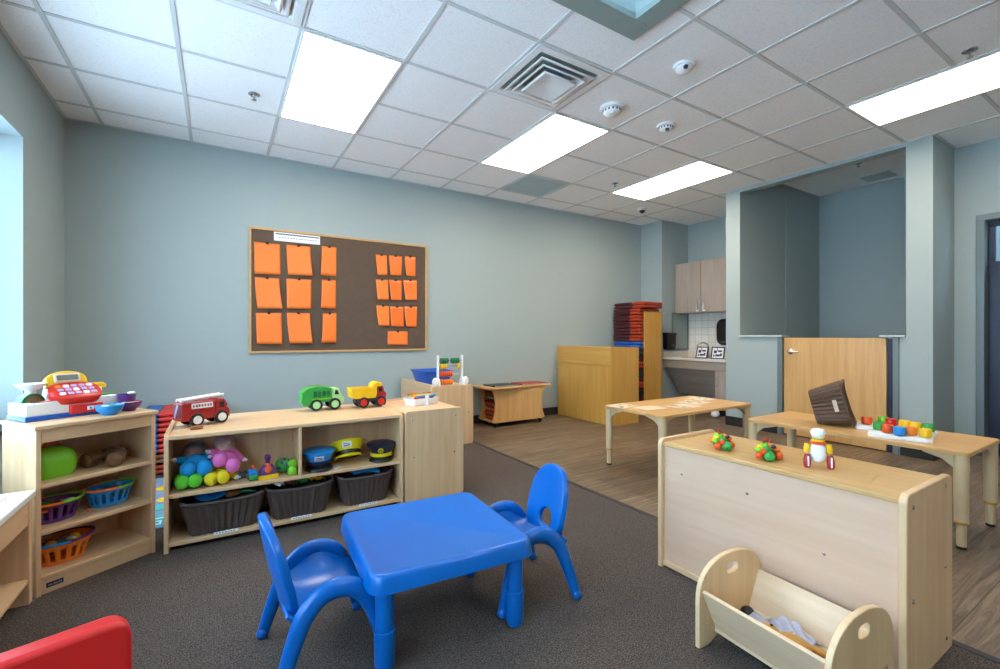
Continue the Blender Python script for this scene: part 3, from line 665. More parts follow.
# second sideways cabinet near the back wall
t_ = thing('low_cabinet', 'low maple cabinet behind the toy shelf, carrying the abacus and blue bin', 'cabinet', (1.73, 4.04, 0))
g = G(); P = rpoly(0.455, 0.592, 0.025, 4, 0.2275, 0.298); g.prism(P, 0, 0.02, 'xz'); g.build('side_panel', 'maple_z', t_, bevel=0.002)
g = G(); g.prism(P, 0.84, 0.86, 'xz'); g.build('side_panel', 'maple_z', t_, bevel=0.002)
g = G(); g.box(0.008, 0.447, 0.02, 0.84, 0.562, 0.582); g.build('top', 'maple_y', t_)
g = G(); g.box(0.0, 0.014, 0.02, 0.84, 0.03, 0.615); g.build('back_panel', 'maple_y', t_, bevel=0.003)
g = G(); g.box(0.02, 0.447, 0.02, 0.84, 0.03, 0.05); g.box(0.02, 0.447, 0.02, 0.84, 0.28, 0.30); g.build('shelf', 'maple_y', t_)
screws(t_, [(0.40, 0, 0.56), (0.05, 0, 0.55), (0.40, 0, 0.32)], '-y', 0.006)
# left bookcase, turned toward the room
LA = math.radians(33); LO = (-0.645, 2.60)
def LW(x, y): return (LO[0]+x*math.cos(LA)-y*math.sin(LA), LO[1]+x*math.sin(LA)+y*math.cos(LA))
LWd, LDp, LHt = 0.445, 0.32, 0.715
t_ = thing('bookcase', 'maple three-shelf bookcase at an angle by the window, with the toy register on top', 'bookcase', (LO[0], LO[1], 0), LA)
for x in (0, LWd-0.018):
    g = G(); g.box(x, x+0.018, 0, LDp, 0, LHt-0.018); g.build('side_panel', 'maple_z', t_, bevel=0.003)
g = G(); g.box(-0.008, LWd+0.008, -0.012, LDp, LHt-0.018, LHt); g.build('top', 'maple_x', t_, bevel=0.004, seg=3)
g = G(); g.box(0.018, LWd-0.018, 0.004, 0.02, LHt-0.075, LHt-0.018); g.build('rail', 'maple_x', t_, bevel=0.002)
LZ = (0.082, 0.270, 0.466)
for z in LZ: g = G(); g.box(0.018, LWd-0.018, 0.004, LDp-0.012, z-0.018, z); g.build('shelf', 'maple_x', t_, bevel=0.003)
g = G(); g.box(0.018, LWd-0.018, 0.01, 0.025, 0.0, LZ[0]-0.018); g.build('kickboard', 'maple_x', t_)
g = G(); g.box(0.018, LWd-0.018, LDp-0.012, LDp, 0, LHt-0.018); g.build('back_panel', 'maple_z', t_)
g = G(); g.box(0.036, 0.092, 0.0065, 0.0105, 0.026, 0.046); nd = g.build('nameplate', 'navy', t_, bevel=0.001)
g = G()
for k, wd in enumerate((0.006, 0.004, 0.007, 0.005, 0.006, 0.004)): g.box(0.042+0.008*k, 0.042+0.008*k+wd, 0.0055, 0.0066, 0.033, 0.039)
g.build('lettering', 'grey_plastic', nd)
# divider cabinet on the right
t_ = thing('divider_shelf', 'low maple room divider with its smooth back toward the blue table', 'shelf', (1.765, 0.515, 0))
DW, DL = 0.425, 0.915
def dv(r=0.03):
    P = [(0, 0), (DW, 0)]
    for k in range(6): a = PI/2*k/5; P.append((DW-r+r*math.cos(a), 0.605-r+r*math.sin(a)))
    for k in range(6): a = PI/2+PI/2*k/5; P.append((r+r*math.cos(a), 0.605-r+r*math.sin(a)))
    return P
for y in (0, DL-0.022): g = G(); g.prism(dv(), y, y+0.022, 'xz'); g.build('end_panel', 'maple_z', t_, bevel=0.004, seg=3)
g = G(); g.box(0.012, DW-0.01, 0.022, DL-0.022, 0.571, 0.590); g.build('top', 'honey_y', t_, bevel=0.003)
g = G(); g.box(0.022, 0.036, 0.022, DL-0.022, 0.03, 0.571); bp_ = g.build('back_panel', 'birch_y', t_)
g = G(); g.box(0.036, DW-0.012, 0.022, DL-0.022, 0.035, 0.055); g.box(0.036, DW-0.012, 0.022, DL-0.022, 0.30, 0.32); g.build('shelf', 'maple_y', t_)
g = G(); g.box(0.012, 0.036, 0.022, DL-0.022, 0.012, 0.032); g.build('bottom_rail', 'maple_y', t_)
screws(t_, [(0.05, 0, 0.56), (0.35, 0, 0.575), (0.05, 0, 0.27), (0.35, 0, 0.30), (0.36, 0, 0.05), (0.05, 0, 0.04)], '-y', 0.0075)
screws(t_, [(0.0225, 0.80, 0.46), (0.0225, 0.23, 0.33), (0.0225, 0.5, 0.46)], '-x', 0.006)

# ================================================================== TABLES
def long_table(name, label, x0, x1, y0, y1, z, loc_group=None, long='x'):
    t_ = thing(name, label, 'table', ((x0+x1)/2, (y0+y1)/2, 0), group=loc_group)
    w_, d_ = x1-x0, y1-y0
    g = G(); g.loft([rr(w_, d_, 0.03, z-0.022), rr(w_, d_, 0.03, z-0.004), rr(w_-0.008, d_-0.008, 0.027, z)]); g.build('table_top', 'honey_'+long, t_)
    for sx in (-1, 1):
        for sy in (-1, 1):
            cx, cy = sx*(w_/2-0.035), sy*(d_/2-0.035)
            g = G(); g.lathe([(0.024, 0.135), (0.028, 0.14), (0.03, 0.30), (0.031, z-0.022)], 20, (cx, cy, 0))
            g.lathe([(0.02, 0.012), (0.02, 0.14)], 20, (cx, cy, 0))
            lg = g.build('leg', 'beige_tube', t_)
            g = G(); g.lathe([(0.026, 0.128), (0.030, 0.131), (0.030, 0.139), (0.026, 0.142)], 20, (cx, cy, 0)); g.build('collar', 'brass', lg)
            g = G(); g.lathe([(0.018, 0), (0.021, 0.003), (0.021, 0.014), (0.018, 0.016)], 16, (cx, cy, 0)); g.build('foot', 'black', lg)
            g = G()
            P = [(0.02, z-0.024), (0.15, z-0.024), (0.15, z-0.032), (0.07, z-0.055), (0.02, z-0.10)]
            g.prism([(cx-sx*p[0], p[1]) for p in P], cy-0.009, cy+0.009, 'xz')
            g.prism([(cy-sy*p[0], p[1]) for p in P], cx-0.009, cx+0.009, 'yz'); g.build('corner_brace', 'beige_tube', t_, bevel=0.002)
    return t_
long_table('activity_table', 'rectangular maple table with flat papers on it, before the kitchen', 2.765, 3.945, 2.19, 2.80, 0.50)
long_table('activity_table', 'rectangular maple table carrying the tipped basket and colored knobs', 3.19, 3.79, 0.69, 1.82, 0.50, long='y')
# papers on the far table
def sheet(loc, rz, w_, d_, label, marks=True):
    t_ = thing('paper_sheet', label, 'paper', loc, rz, 'papers on the kitchen-side table')
    g = G(); g.box(-w_/2, w_/2, -d_/2, d_/2, 0, 0.0015); g.build('page', 'paper_cream', t_)
    if marks:
        g = G(); random.seed(int(loc[0]*977))
        for k in range(9):
            x, y = (random.random()-.5)*w_*.75, (random.random()-.5)*d_*.75; a = 0.008+0.016*random.random(); b = 0.006+0.012*random.random()
            g.box(x-a, x+a, y-b, y+b, 0.0014, 0.0022, rot=(0, 0, random.random()*3))
        g.build('drawings', 'drawing_ink', t_)
sheet((2.86, 2.68, 0.501), 0.2, 0.22, 0.17, 'cream paper at the left corner of the kitchen-side table')
sheet((2.97, 2.48, 0.5015), -0.1, 0.22, 0.17, 'cream paper near the left end of the table, before the corner one', False)
sheet((3.28, 2.40, 0.501), 0.0, 0.24, 0.20, 'patterned sheet nearest to us on the kitchen-side table')
sheet((3.55, 2.50, 0.501), 0.1, 0.24, 0.20, 'patterned sheet in the middle of the kitchen-side table')
sheet((3.80, 2.60, 0.501), -0.05, 0.22, 0.20, 'patterned sheet at the far right of the kitchen-side table')

# blue toddler table
t_ = thing('toddler_table', 'square bright blue plastic toddler table between two blue chairs', 'table', (0.717, 1.678, 0), math.radians(-3.8))
TW, TH = 0.600, 0.335
g = G()
g.loft([rr(TW-0.03, TW-0.03, 0.045, TH-0.055), rr(TW+0.012, TW+0.012, 0.055, TH-0.058), rr(TW+0.010, TW+0.010, 0.055, TH-0.045), rr(TW-0.002, TW-0.002, 0.05, TH-0.012), rr(TW-0.012, TW-0.012, 0.047, TH-0.002), rr(TW-0.03, TW-0.03, 0.04, TH+0.001), rr(TW-0.045, TW-0.045, 0.035, TH-0.002)])
g.build('table_top', 'blue_plastic', t_, ang=50)
for sx in (-1, 1):
    for sy in (-1, 1):
        g = G(); g.lathe([(0.012, 0.0), (0.026, 0.006), (0.033, 0.022), (0.034, 0.13)], 28, (sx*0.244, sy*0.244, 0), cap1=True)
        g.lathe([(0.0345, 0.13), (0.036, 0.134), (0.0345, 0.138)], 28, (sx*0.244, sy*0.244, 0))
        g.lathe([(0.030, 0.12), (0.030, TH-0.055)], 28, (sx*0.244, sy*0.244, 0)); g.build('leg', 'blue_plastic', t_, ang=50)

# blue toddler chair (faces local +x)
def toddler_chair(label, loc, rz, seatmat='blue_plastic'):
    t_ = thing('toddler_chair', label, 'chair', loc, rz, 'blue toddler chairs')
    def arch(s):   # side view path, from the rear foot over the crest to the front foot
        K = [(-0.166, 0.185, 0.0), (-0.145, 0.178, 0.07), (-0.118, 0.171, 0.15), (-0.085, 0.166, 0.225), (-0.035, 0.163, 0.272), (0.02, 0.162, 0.282), (0.075, 0.163, 0.262), (0.116, 0.163, 0.205), (0.145, 0.164, 0.12), (0.174, 0.166, 0.0)]
        out = []
        n = len(K)
        for i in range(n-1):
            p0, p1, p2, p3 = (Vector(K[max(i-1, 0)]), Vector(K[i]), Vector(K[i+1]), Vector(K[min(i+2, n-1)]))
            for q in range(5):
                t = q/5; out.append(0.5*((2*p1)+(p2-p0)*t+(2*p0-5*p1+4*p2-p3)*t*t+(3*p1-p0-3*p2+p3)*t**3))
        out.append(Vector(K[-1]))
        return [Vector((p.x, p.y*s, p.z)) for p in out]
    for s_ in (-1, 1):
        A = arch(s_)
        R = [0.013+0.009*math.sin(PI*min(1, max(0, i/(len(A)-1)))) for i in range(len(A))]
        g = G(); g.tube(A[1:-1], R[1:-1], 14, ex=1.45, side=(1, 0, 0)); g.build('side_frame', 'blue_plastic', t_, ang=60)
        for e, d in ((A[0], A[3]), (A[-1], A[-4])):
            dv_ = (d-e).normalized()
            g = G(); g.tube([e, e+dv_*0.006, e+dv_*0.03, e+dv_*0.034], [0.017, 0.021, 0.019, 0.012], 14); g.build('foot', 'blue_plastic', t_, ang=60)
    # bucket seat: low in the middle, wings rising to the frames
    def crest(x): return 0.205+0.080*math.exp(-((x-0.015)/0.085)**2)
    g = G(); nx, ny = 18, 18; V = []
    for a in range(nx+1):
        x = -0.135+0.275*a/nx; row = []
        zc = 0.200+0.10*max(0, (-0.07-x)/0.07)**2*0.4 - 0.35*max(0, x-0.11)**1.0*0.25
        hw = 0.158 - 0.03*max(0, (x-0.09)/0.05)**2
        for b in range(ny+1):
            v = -1+2*b/ny; y = hw*v; z = zc+(max(crest(x), zc)-zc)*abs(v)**2.6
            row.append(g.bm.verts.new((x, y, z)))
        V.append(row)
    for a in range(nx):
        for b in range(ny): g._f([V[a][b], V[a+1][b], V[a+1][b+1], V[a][b+1]])
    g.build('seat', seatmat, t_, solid=0.012, bevel=0.004, ang=70)
    # back: tall oval with an oval hand hole low down
    hw, z0, z1 = 0.138, 0.165, 0.500
    def outer(a):
        c_, s_ = math.cos(a), math.sin(a)
        e = 2.6; k = (abs(c_)**e+abs(s_)**e)**(-1/e)
        y, u = k*c_, k*s_
        wdt = hw*(1.0-0.10*max(0, u)**2 + 0.06*max(0, -u))
        return y*wdt, (z0+z1)/2+u*(z1-z0)/2
    def inner(a): return 0.052*math.cos(a), 0.268+0.043*math.sin(a)
    n = 48; m = 9; g = G()
    def xb(y, z): return -0.108-0.30*(z-z0)+0.22*(z-z0)**2 + 1.3*y*y*(1 if z < 0.45 else 1)
    rings = []
    for k in range(m+1):
        f = k/m; ring = []
        for i in range(n):
            a = 2*PI*i/n; (yo, zo), (yi, zi) = outer(a), inner(a); y = yi+(yo-yi)*f; z = zi+(zo-zi)*f
            ring.append(Vector((xb(y, z), y, z)))
        rings.append(ring)
    g.loft(rings, False, False); g.build('backrest', 'blue_plastic', t_, solid=0.028, bevel=0.012, seg=4, ang=70)
    return t_
toddler_chair('blue plastic toddler chair left of the blue table, back to the shelves', (0.302, 1.662, 0.004), math.radians(2))
toddler_chair('blue plastic toddler chair on the right side of the blue table, facing it', (1.118, 1.630, 0.004), math.radians(174))

# red foam chair in the lower left corner
t_ = thing('foam_chair', 'red vinyl child armchair whose back fills the lower left corner', 'chair', (-0.190, 1.425, 0.004), math.radians(-164))
g = G(); g.loft([[Vector((x, y, z)) for x, z in rpoly(0.52, 0.42, 0.045, 6, 0.26, 0.21)] for y in (0, 0.012, 0.048, 0.06)]); g.build('backrest', 'red_vinyl', t_, bevel=0.012, seg=3)
g = G(); g.box(0.09, 0.43, -0.32, -0.002, 0.0, 0.15); g.build('seat', 'red_vinyl', t_, bevel=0.025, seg=4)
for a in (0.0, 0.435): g = G(); g.box(a, a+0.085, -0.33, -0.002, 0, 0.19); g.build('armrest', 'red_vinyl', t_, bevel=0.03, seg=4)
# light-topped play table along the window
t_ = thing('tray_table', 'white-topped maple play table along the window wall, left edge', 'table', (-0.66, 2.60, 0))
g = G(); L_ = 0.66
g.box(-0.40, 0.015, -L_, 0.01, 0.425, 0.452); g.build('tray_top', 'white_plastic', t_, bevel=0.006, seg=3)
g = G()
for b in ((-0.34, -0.05, -L_+0.06, -L_+0.075), (-0.34, -0.05, -0.075, -0.06), (-0.34, -0.325, -L_+0.075, -0.075), (-0.065, -0.05, -L_+0.075, -0.075)): g.box(*b, 0.450, 0.458)
g.build('tray_rim', 'white_plastic', t_, bevel=0.003)
g = G(); g.box(-0.012, 0.004, -L_+0.03, -0.045, 0.325, 0.425); g.build('apron', 'maple_y', t_, bevel=0.002)
for y in (-0.045, -L_+0.01): g = G(); g.box(-0.39, 0.008, y, y+0.035, 0, 0.425); g.build('end_panel', 'maple_z', t_, bevel=0.003)
g = G(); g.box(-0.38, 0.004, -L_+0.045, -0.046, 0.09, 0.108); g.build('shelf', 'maple_y', t_, bevel=0.003)

# ================================================================== CRADLE
t_ = thing('doll_cradle', 'wooden doll cradle with rounded ends and hand holes, before the divider', 'cradle', (1.412, 0.985, 0.004), math.radians(-3.8))
CW, CH, CT = 0.355, 0.30, 0.018
def cr_end():
    P = []
    # outline: feet narrower cut, arch top
    P += [(0.0, 0.0), (0.045, 0.0), (0.10, 0.025), (CW-0.10, 0.025), (CW-0.045, 0.0), (CW, 0.0)]
    r = CW/2; zc = CH-0.135
    for k in range(21): a = PI*k/20; e = 2.3; c_, s_ = math.cos(a), math.sin(a); kk = (abs(c_)**e+abs(s_)**e)**(-1/e); P.append((r+r*kk*c_, zc+0.135*kk*s_))
    return P
def slab_with_hole(y0, y1):
    O = cr_end(); g = G()
    # resample outline and hole by angle about the hole centre
    hc = Vector((CW/2, CH-0.055)); n = 72
    def ray(a):
        d = Vector((math.cos(a), math.sin(a))); best = None
        for i in range(len(O)):
            p = Vector(O[i]); q = Vector(O[(i+1) % len(O)]); e = q-p; den = d.x*e.y-d.y*e.x
            if abs(den) < 1e-9: continue
            t = ((p.x-hc.x)*e.y-(p.y-hc.y)*e.x)/den; u = ((p.x-hc.x)*d.y-(p.y-hc.y)*d.x)/den
            if t > 0 and -1e-6 <= u <= 1+1e-6 and (best is None or t > best): best = t
        return hc+d*best
    angs = sorted(set([2*PI*k/n for k in range(n)]+[math.atan2(p[1]-hc.y, p[0]-hc.x) % (2*PI) for p in O]))
    out = [ray(a) for a in angs]
    def hole(a):
        c_, s_ = math.cos(a), math.sin(a); e = 3; k = (abs(c_)**e+abs(s_)**e)**(-1/e); return Vector((hc.x+0.031*k*c_, hc.y+0.019*k*s_))
    inn = [hole(a) for a in angs]
    rings = [[Vector((p.x, y0, p.y)) for p in inn], [Vector((p.x, y0, p.y)) for p in out], [Vector((p.x, y1, p.y)) for p in out], [Vector((p.x, y1, p.y)) for p in inn]]
    V = [[g.bm.verts.new(p) for p in r] for r in rings]; N_ = len(angs)
    for a in range(4):
        b = (a+1) % 4
        g.mi = 1 if a in (1, 3) else 0
        for i in range(N_): g._f([V[a][i], V[a][(i+1) % N_], V[b][(i+1) % N_], V[b][i]])
    return g
CL = 0.425
for y in (-CT, -CL): slab_with_hole(y, y+CT).build('end_panel', ['birch_z', 'ply_edge'], t_, bevel=0.003, seg=2)
g = G(); P0, P1 = (0.012, 0.195), (0.085, 0.045)
def sl(Pa, Pb, tk): 
    a, b = Vector(Pa), Vector(Pb); d = (b-a).normalized(); n_ = Vector((-d.y, d.x))*tk
    return [tuple(a), tuple(b), tuple(b+n_), tuple(a+n_)]
g.prism(sl(P0, P1, 0.013), -CL+CT, -CT, 'xz'); g.build('side_board', 'birch_cream', t_, bevel=0.002)
g = G(); g.prism(sl((CW-0.012, 0.195), (CW-0.085, 0.045), -0.013), -CL+CT, -CT, 'xz'); g.build('side_board', 'birch_cream', t_, bevel=0.002)
g = G(); g.box(0.08, CW-0.08, -CL+CT, -CT, 0.04, 0.052); g.build('bottom_board', 'birch_cream', t_)
screws(t_, [(CW-0.05, -CL, 0.10), (0.05, -CL, 0.10)], '-y', 0.006)
cradle = t_
def cradle_pt(x, y, z): 
    a = math.radians(-3.8); return (1.412+x*math.cos(a)-y*math.sin(a), 0.985+x*math.sin(a)+y*math.cos(a), 0.004+z)
# contents
t_ = thing('cradle_pad', 'thin pale pad on the bottom of the doll cradle', 'cushion', cradle_pt(CW/2, -CL/2, 0.0525))
g = G(); g.loft([rr(0.17, 0.36, 0.02, 0), rr(0.185, 0.375, 0.02, 0.012), rr(0.19, 0.375, 0.02, 0.024), rr(0.17, 0.36, 0.02, 0.032)]); g.build('pad', 'paper_cream', t_, ang=60).rotation_euler = (0, 0, math.radians(-3.8))
t_ = thing('baby_blanket', 'crumpled lilac-grey cloth lying in the doll cradle', 'cloth', cradle_pt(0.205, -0.21, 0.086))
g = G(); n = 16; V = []
random.seed(3)
for a in range(n+1):
    row = []
    for b in range(n+1):
        u, v = a/n-.5, b/n-.5
        z = 0.042+0.012*math.sin(13*u+5*v)+0.009*math.sin(19*v-9*u)+0.004*random.random()-0.15*(u*u+v*v)
        row.append(g.bm.verts.new((u*0.11, v*0.16+0.02*math.sin(6*u), max(0.004, z))))
    V.append(row)
for a in range(n):
    for b in range(n): g._f([V[a][b], V[a+1][b], V[a+1][b+1], V[a][b+1]])
g.build('blanket', 'cloth_grey', t_, solid=0.002, sub=1, ang=60)
def blob(name, mat, parent, ells, voxel=0.004):
    g = G()
    for e in ells: g.ell(*e)
    o = g.build(name, mat, parent, ang=180)
    md = o.modifiers.new('remesh', 'REMESH'); md.mode = 'VOXEL'; md.voxel_size = voxel; md.use_smooth_shade = True
    md2 = o.modifiers.new('smooth', 'SMOOTH'); md2.iterations = 5
    return o
t_ = thing('stuffed_bear', 'tan plush bear lying in the cradle under the grey cloth', 'plush toy', cradle_pt(0.140, -0.250, 0.086), 0.2)
blob('body', 'tan_plush', t_, [((0, 0, 0.028), (0.034, 0.055, 0.027)), ((0.0, 0.065, 0.032), 0.028), ((0.022, 0.082, 0.04), 0.011), ((-0.022, 0.082, 0.04), 0.011), ((0.03, -0.055, 0.02), (0.014, 0.035, 0.014)), ((-0.025, -0.055, 0.02), (0.014, 0.035, 0.014)), ((0.038, 0.01, 0.03), (0.025, 0.014, 0.012)), ((-0.038, 0.01, 0.03), (0.022, 0.014, 0.012))])
g = G(); g.ell((0, 0.06, 0.06), (0.005, 0.005, 0.004)); g.build('nose', 'black', t_)
t_ = thing('toy_giraffe', 'small orange spotted toy at the near end of the cradle', 'plush toy', cradle_pt(0.175, -0.355, 0.086), -0.5)
blob('body', 'orange', t_, [((0, 0, 0.02), (0.05, 0.02, 0.018)), ((0.055, 0.01, 0.035), (0.018, 0.014, 0.014)), ((-0.035, 0.022, 0.015), (0.010, 0.02, 0.01)), ((0.02, -0.022, 0.015), (0.010, 0.02, 0.01)), ((-0.035, -0.022, 0.015), (0.010, 0.02, 0.01))])
g = G()
for (x, y) in ((0.01, 0), (-0.02, 0.006), (0.03, 0.004), (-0.04, -0.004)): g.ell((x, y, 0.035), (0.007, 0.006, 0.004))
g.build('spots', 'yellow', t_)
t_ = thing('toy_cat', 'small black-and-grey cloth doll head at the far end of the cradle', 'plush toy', cradle_pt(0.165, -0.105, 0.086), 0.1)
blob('body', 'cloth_grey', t_, [((0, 0, 0.022), (0.028, 0.03, 0.022)), ((0, -0.035, 0.02), (0.018, 0.018, 0.016))])
g = G(); g.ell((0, 0.02, 0.035), (0.024, 0.022, 0.018)); g.build('hair', 'black', t_)
t_ = thing('red_block', 'tiny red wooden ring in the cradle beside the tan bear', 'toy', cradle_pt(0.125, -0.325, 0.086))
g = G(); g.lathe([(0.012, 0), (0.016, 0.003), (0.016, 0.013), (0.012, 0.016)], 18); g.build('ring', 'red', t_)

# ================================================================== BULLETIN BOARD
BY = 4.94
t_ = thing('bulletin_board', 'large brown bulletin board with a light wooden frame on the back wall', 'bulletin board', (1.145, BY, 1.525))
hw, hz, fr = 0.905, 0.605, 0.019
g = G(); g.box(-hw+fr, hw-fr, -0.014, -0.001, -hz+fr, hz-fr); g.build('cork_panel', 'cork', t_)
g = G()
g.prism([(-hw, -hz), (hw, -hz), (hw-fr, -hz+fr), (-hw+fr, -hz+fr)], -0.024, -0.001, 'xz'); g.prism([(-hw, hz), (hw, hz), (hw-fr, hz-fr), (-hw+fr, hz-fr)], -0.024, -0.001, 'xz')
g.prism([(-hw, -hz), (-hw+fr, -hz+fr), (-hw+fr, hz-fr), (-hw, hz)], -0.024, -0.001, 'xz'); g.prism([(hw, -hz), (hw-fr, -hz+fr), (hw-fr, hz-fr), (hw, hz)], -0.024, -0.001, 'xz')
g.build('frame', 'honey_x', t_, bevel=0.001)
def pinned(label, Q, curl, group, mat='paper_orange'):
    """Q = TL, TR, BR, BL as (x, z); curl: lift of the lower left / right edge"""
    cx = (Q[0][0]+Q[1][0])/2; zt = (Q[0][1]+Q[1][1])/2
    t_ = thing('orange_paper', label, 'paper', (cx, BY-0.0155, zt), group=group)
    g = G(); n = 10; V = []
    for a in range(n+1):
        u = a/n; row = []
        for b in range(n+1):
            v = b/n
            xt, zt_ = Q[0][0]+(Q[1][0]-Q[0][0])*v, Q[0][1]+(Q[1][1]-Q[0][1])*v
            xb_, zb_ = Q[3][0]+(Q[2][0]-Q[3][0])*v, Q[3][1]+(Q[2][1]-Q[3][1])*v
            f = u**1.6 if abs(curl[0]+curl[1]) > 0.02 else u
            x = xt+(xb_-xt)*f; z = zt_+(zb_-zt_)*u
            y = -(0.004*u+curl[0]*(1-v)**2*(u**1.2)+curl[1]*v**2*(u**1.2)+0.006*math.sin(PI*v)*u)
            row.append(g.bm.verts.new((x-cx, y, z-zt)))
        V.append(row)
    for a in range(n):
        for b in range(n): g._f([V[a][b], V[a][b+1], V[a+1][b+1], V[a+1][b]])
    g.build('sheet', mat, t_, solid=0.0012, ang=80)
    g = G(); g.box(-0.012, 0.012, -0.012, -0.001, -0.012, 0.014); g.build('clip', 'black', t_, bevel=0.002)
rows = ['top', 'middle', 'bottom']; cols = ['left', 'middle', 'right']
BIG = [[((.28,1.987),(.508,1.986),(.51,1.685),(.284,1.68)), ((.564,1.990),(.785,1.992),(.801,1.694),(.579,1.692)), ((.895,2.01),(1.041,2.012),(1.039,1.708),(.874,1.704))],
       [((.288,1.648),(.500,1.651),(.524,1.353),(.31,1.349)), ((.564,1.653),(.796,1.657),(.792,1.359),(.568,1.357)), ((.895,1.669),(1.035,1.668),(1.032,1.369),(.876,1.369))],
       [((.295,1.307),(.522,1.313),(.526,1.005),(.305,1.007)), ((.568,1.315),(.781,1.316),(.801,1.011),(.593,1.011)), ((.905,1.315),(1.041,1.325),(1.037,1.012),(.882,1.015))]]
SML = [[((1.453,1.976),(1.578,1.981),(1.578,1.755),(1.47,1.75)), ((1.603,1.983),(1.75,1.982),(1.739,1.761),(1.613,1.758)), ((1.784,1.987),(1.912,1.989),(1.904,1.763),(1.795,1.765))],
       [((1.455,1.705),(1.593,1.704),(1.595,1.483),(1.47,1.483)), ((1.605,1.71),(1.747,1.707),(1.739,1.484),(1.621,1.484)), ((1.768,1.715),(1.929,1.723),(1.923,1.492),(1.787,1.491))],
       [((1.46,1.419),(1.605,1.417),(1.605,1.195),(1.48,1.197)), ((1.616,1.417),(1.768,1.412),(1.766,1.187),(1.621,1.191)), ((1.779,1.42),(1.931,1.42),(1.918,1.186),(1.795,1.19))]]
CB = [[(0.01, 0.01), (0.0, 0.035), (0.06, 0.0)], [(0.005, 0.05), (0.01, 0.01), (0.06, 0.0)], [(0.01, 0.015), (0.01, 0.04), (0.06, 0.0)]]
for r in range(3):
    for c in range(3):
        pinned('large orange sheet, %s row and %s column of the left grid on the bulletin board' % (rows[r], cols[c]), BIG[r][c], CB[r][c], 'large orange sheets on the bulletin board')
for r in range(3):
    for c in range(3):
        pinned('small orange sheet, %s row and %s column of the right grid on the bulletin board' % (rows[r], cols[c]), SML[r][c], (0.02, 0.012), 'small orange sheets on the bulletin board', 'paper_gloss' if c > 0 else 'paper_orange')
pinned('wide orange card alone below the right grid of small sheets', ((1.588,1.138),(1.818,1.137),(1.816,.982),(1.583,.989)), (0.0, 0.005), 'small orange sheets on the bulletin board')
t_ = thing('title_strip', 'white paper strip with a dark line at the top of the bulletin board', 'paper', (0.665, BY-0.0155, 2.063))
g = G(); g.box(-0.212, 0.212, -0.002, 0, -0.043, 0.043); g.build('strip', 'paper_white', t_)
g = G(); g.box(-0.20, 0.205, -0.003, -0.0015, 0.020, 0.031)
for k in range(14): g.box(-0.17+0.026*k, -0.154+0.026*k, -0.003, -0.0015, -0.010, -0.004)
g.build('printed_lines', 'dark_grey', t_)

# ================================================================== WICKER BASKETS
def wicker_basket(loc, rz, label, group, f0=0.78, W=0.34, D=0.24, Hh=0.19, mat='wicker', tagcol=None, rot=None, parent=None):
    t_ = thing('wicker_basket', label, 'basket', loc, rz, group, rot)
    def ring(f, z, off=0.0, ribs=True):
        base = rr(W*f-2*off, D*f-2*off, 0.045*f, z, 8); P = []
        n = 128; L_ = [0]
        for i in range(len(base)): L_.append(L_[-1]+(base[(i+1) % len(base)]-base[i]).length)
        T = L_[-1]
        ctr = Vector((0, 0, z))
        for k in range(n):
            s_ = T*k/n; i = max(j for j in range(len(base)) if L_[j] <= s_+1e-9); q = (s_-L_[i])/max(1e-9, L_[i+1]-L_[i])
            p = base[i].lerp(base[(i+1) % len(base)], q); d = (p-ctr).normalized()
            P.append(p+d*((0.0038 if k % 4 < 2 else -0.0022) if ribs else 0))
        return P
    g = G(); rs = []
    for k in range(8): u = k/7; rs.append(ring(f0+(1-f0)*u, 0.002+Hh*0.90*u))
    g.loft(rs, True, False)
    for k in range(7): pass
    rs = [ring(f0+(1-f0)*(1-k/6), 0.006+Hh*0.90*(1-k/6), 0.006, False) for k in range(7)]
    g.loft(rs, False, True)
    g.build('woven_body', mat, t_, ang=50)
    g = G(); path = ring(1.0, 0, 0, False)
    pts = [Vector((p.x, p.y, Hh*0.93+0.012*(abs(p.x)/(W/2))**3)) for p in path[::2]]
    rings = []
    m = len(pts)
    for i in range(m):
        d = (pts[(i+1) % m]-pts[i-1]).normalized(); o_ = Vector((0,0,1)).cross(d)
        rings.append([pts[i]+o_*0.009*math.cos(a)+Vector((0,0,1))*0.010*math.sin(a) for a in [2*PI*q/8+0.6*i for q in range(8)]])
    V = [[g.bm.verts.new(p) for p in r] for r in rings]
    for i in range(m):
        for q in range(8):
            a, b = V[i], V[(i+1) % m]
            if i == m-1: sft = 0
            g._f([a[q], a[(q+1) % 8], b[(q+1) % 8], b[q]])
    g.build('braided_rim', mat, t_, ang=70)
    return t_
BZ = 0.051
wb = [(0.018, 2.905, 0.03), (0.40, 2.905, 0.0), (0.775, 2.91, 0.0)]
lab = ['dark wicker basket at the left end of the bottom shelf, holding blue and green toys', 'dark wicker basket in the middle of the bottom shelf, full of toy cars', 'dark wicker basket at the right end of the bottom shelf, holding blue track pieces']
for (x, y, rz), l in zip(wb, lab): wicker_basket((x, y, BZ), rz, l, 'wicker baskets on the toy shelf', W=0.38 if x < 0.1 else (0.35 if x < 0.5 else 0.325), D=0.22, Hh=0.178)
for (x, l) in ((0.03, 'left wicker basket'), (0.40, 'middle wicker basket'), (0.78, 'right wicker basket')):
    t_ = thing('shelf_label', 'small white label strip on the shelf edge under the %s' % l, 'label', (x, 2.797, 0.0512), group='shelf edge labels')
    g = G(); g.box(-0.055, 0.055, -0.004, 0.012, 0, 0.002, rot=(0.35, 0, 0)); g.build('card', 'paper_white', t_)
    g = G()
    for k in range(7): g.box(-0.045+0.013*k, -0.037+0.013*k, -0.001, 0.004, 0.0026, 0.0032, rot=(0.35, 0, 0), piv=(0, 0.004, 0.001))
    g.build('lettering', 'dark_grey', t_)
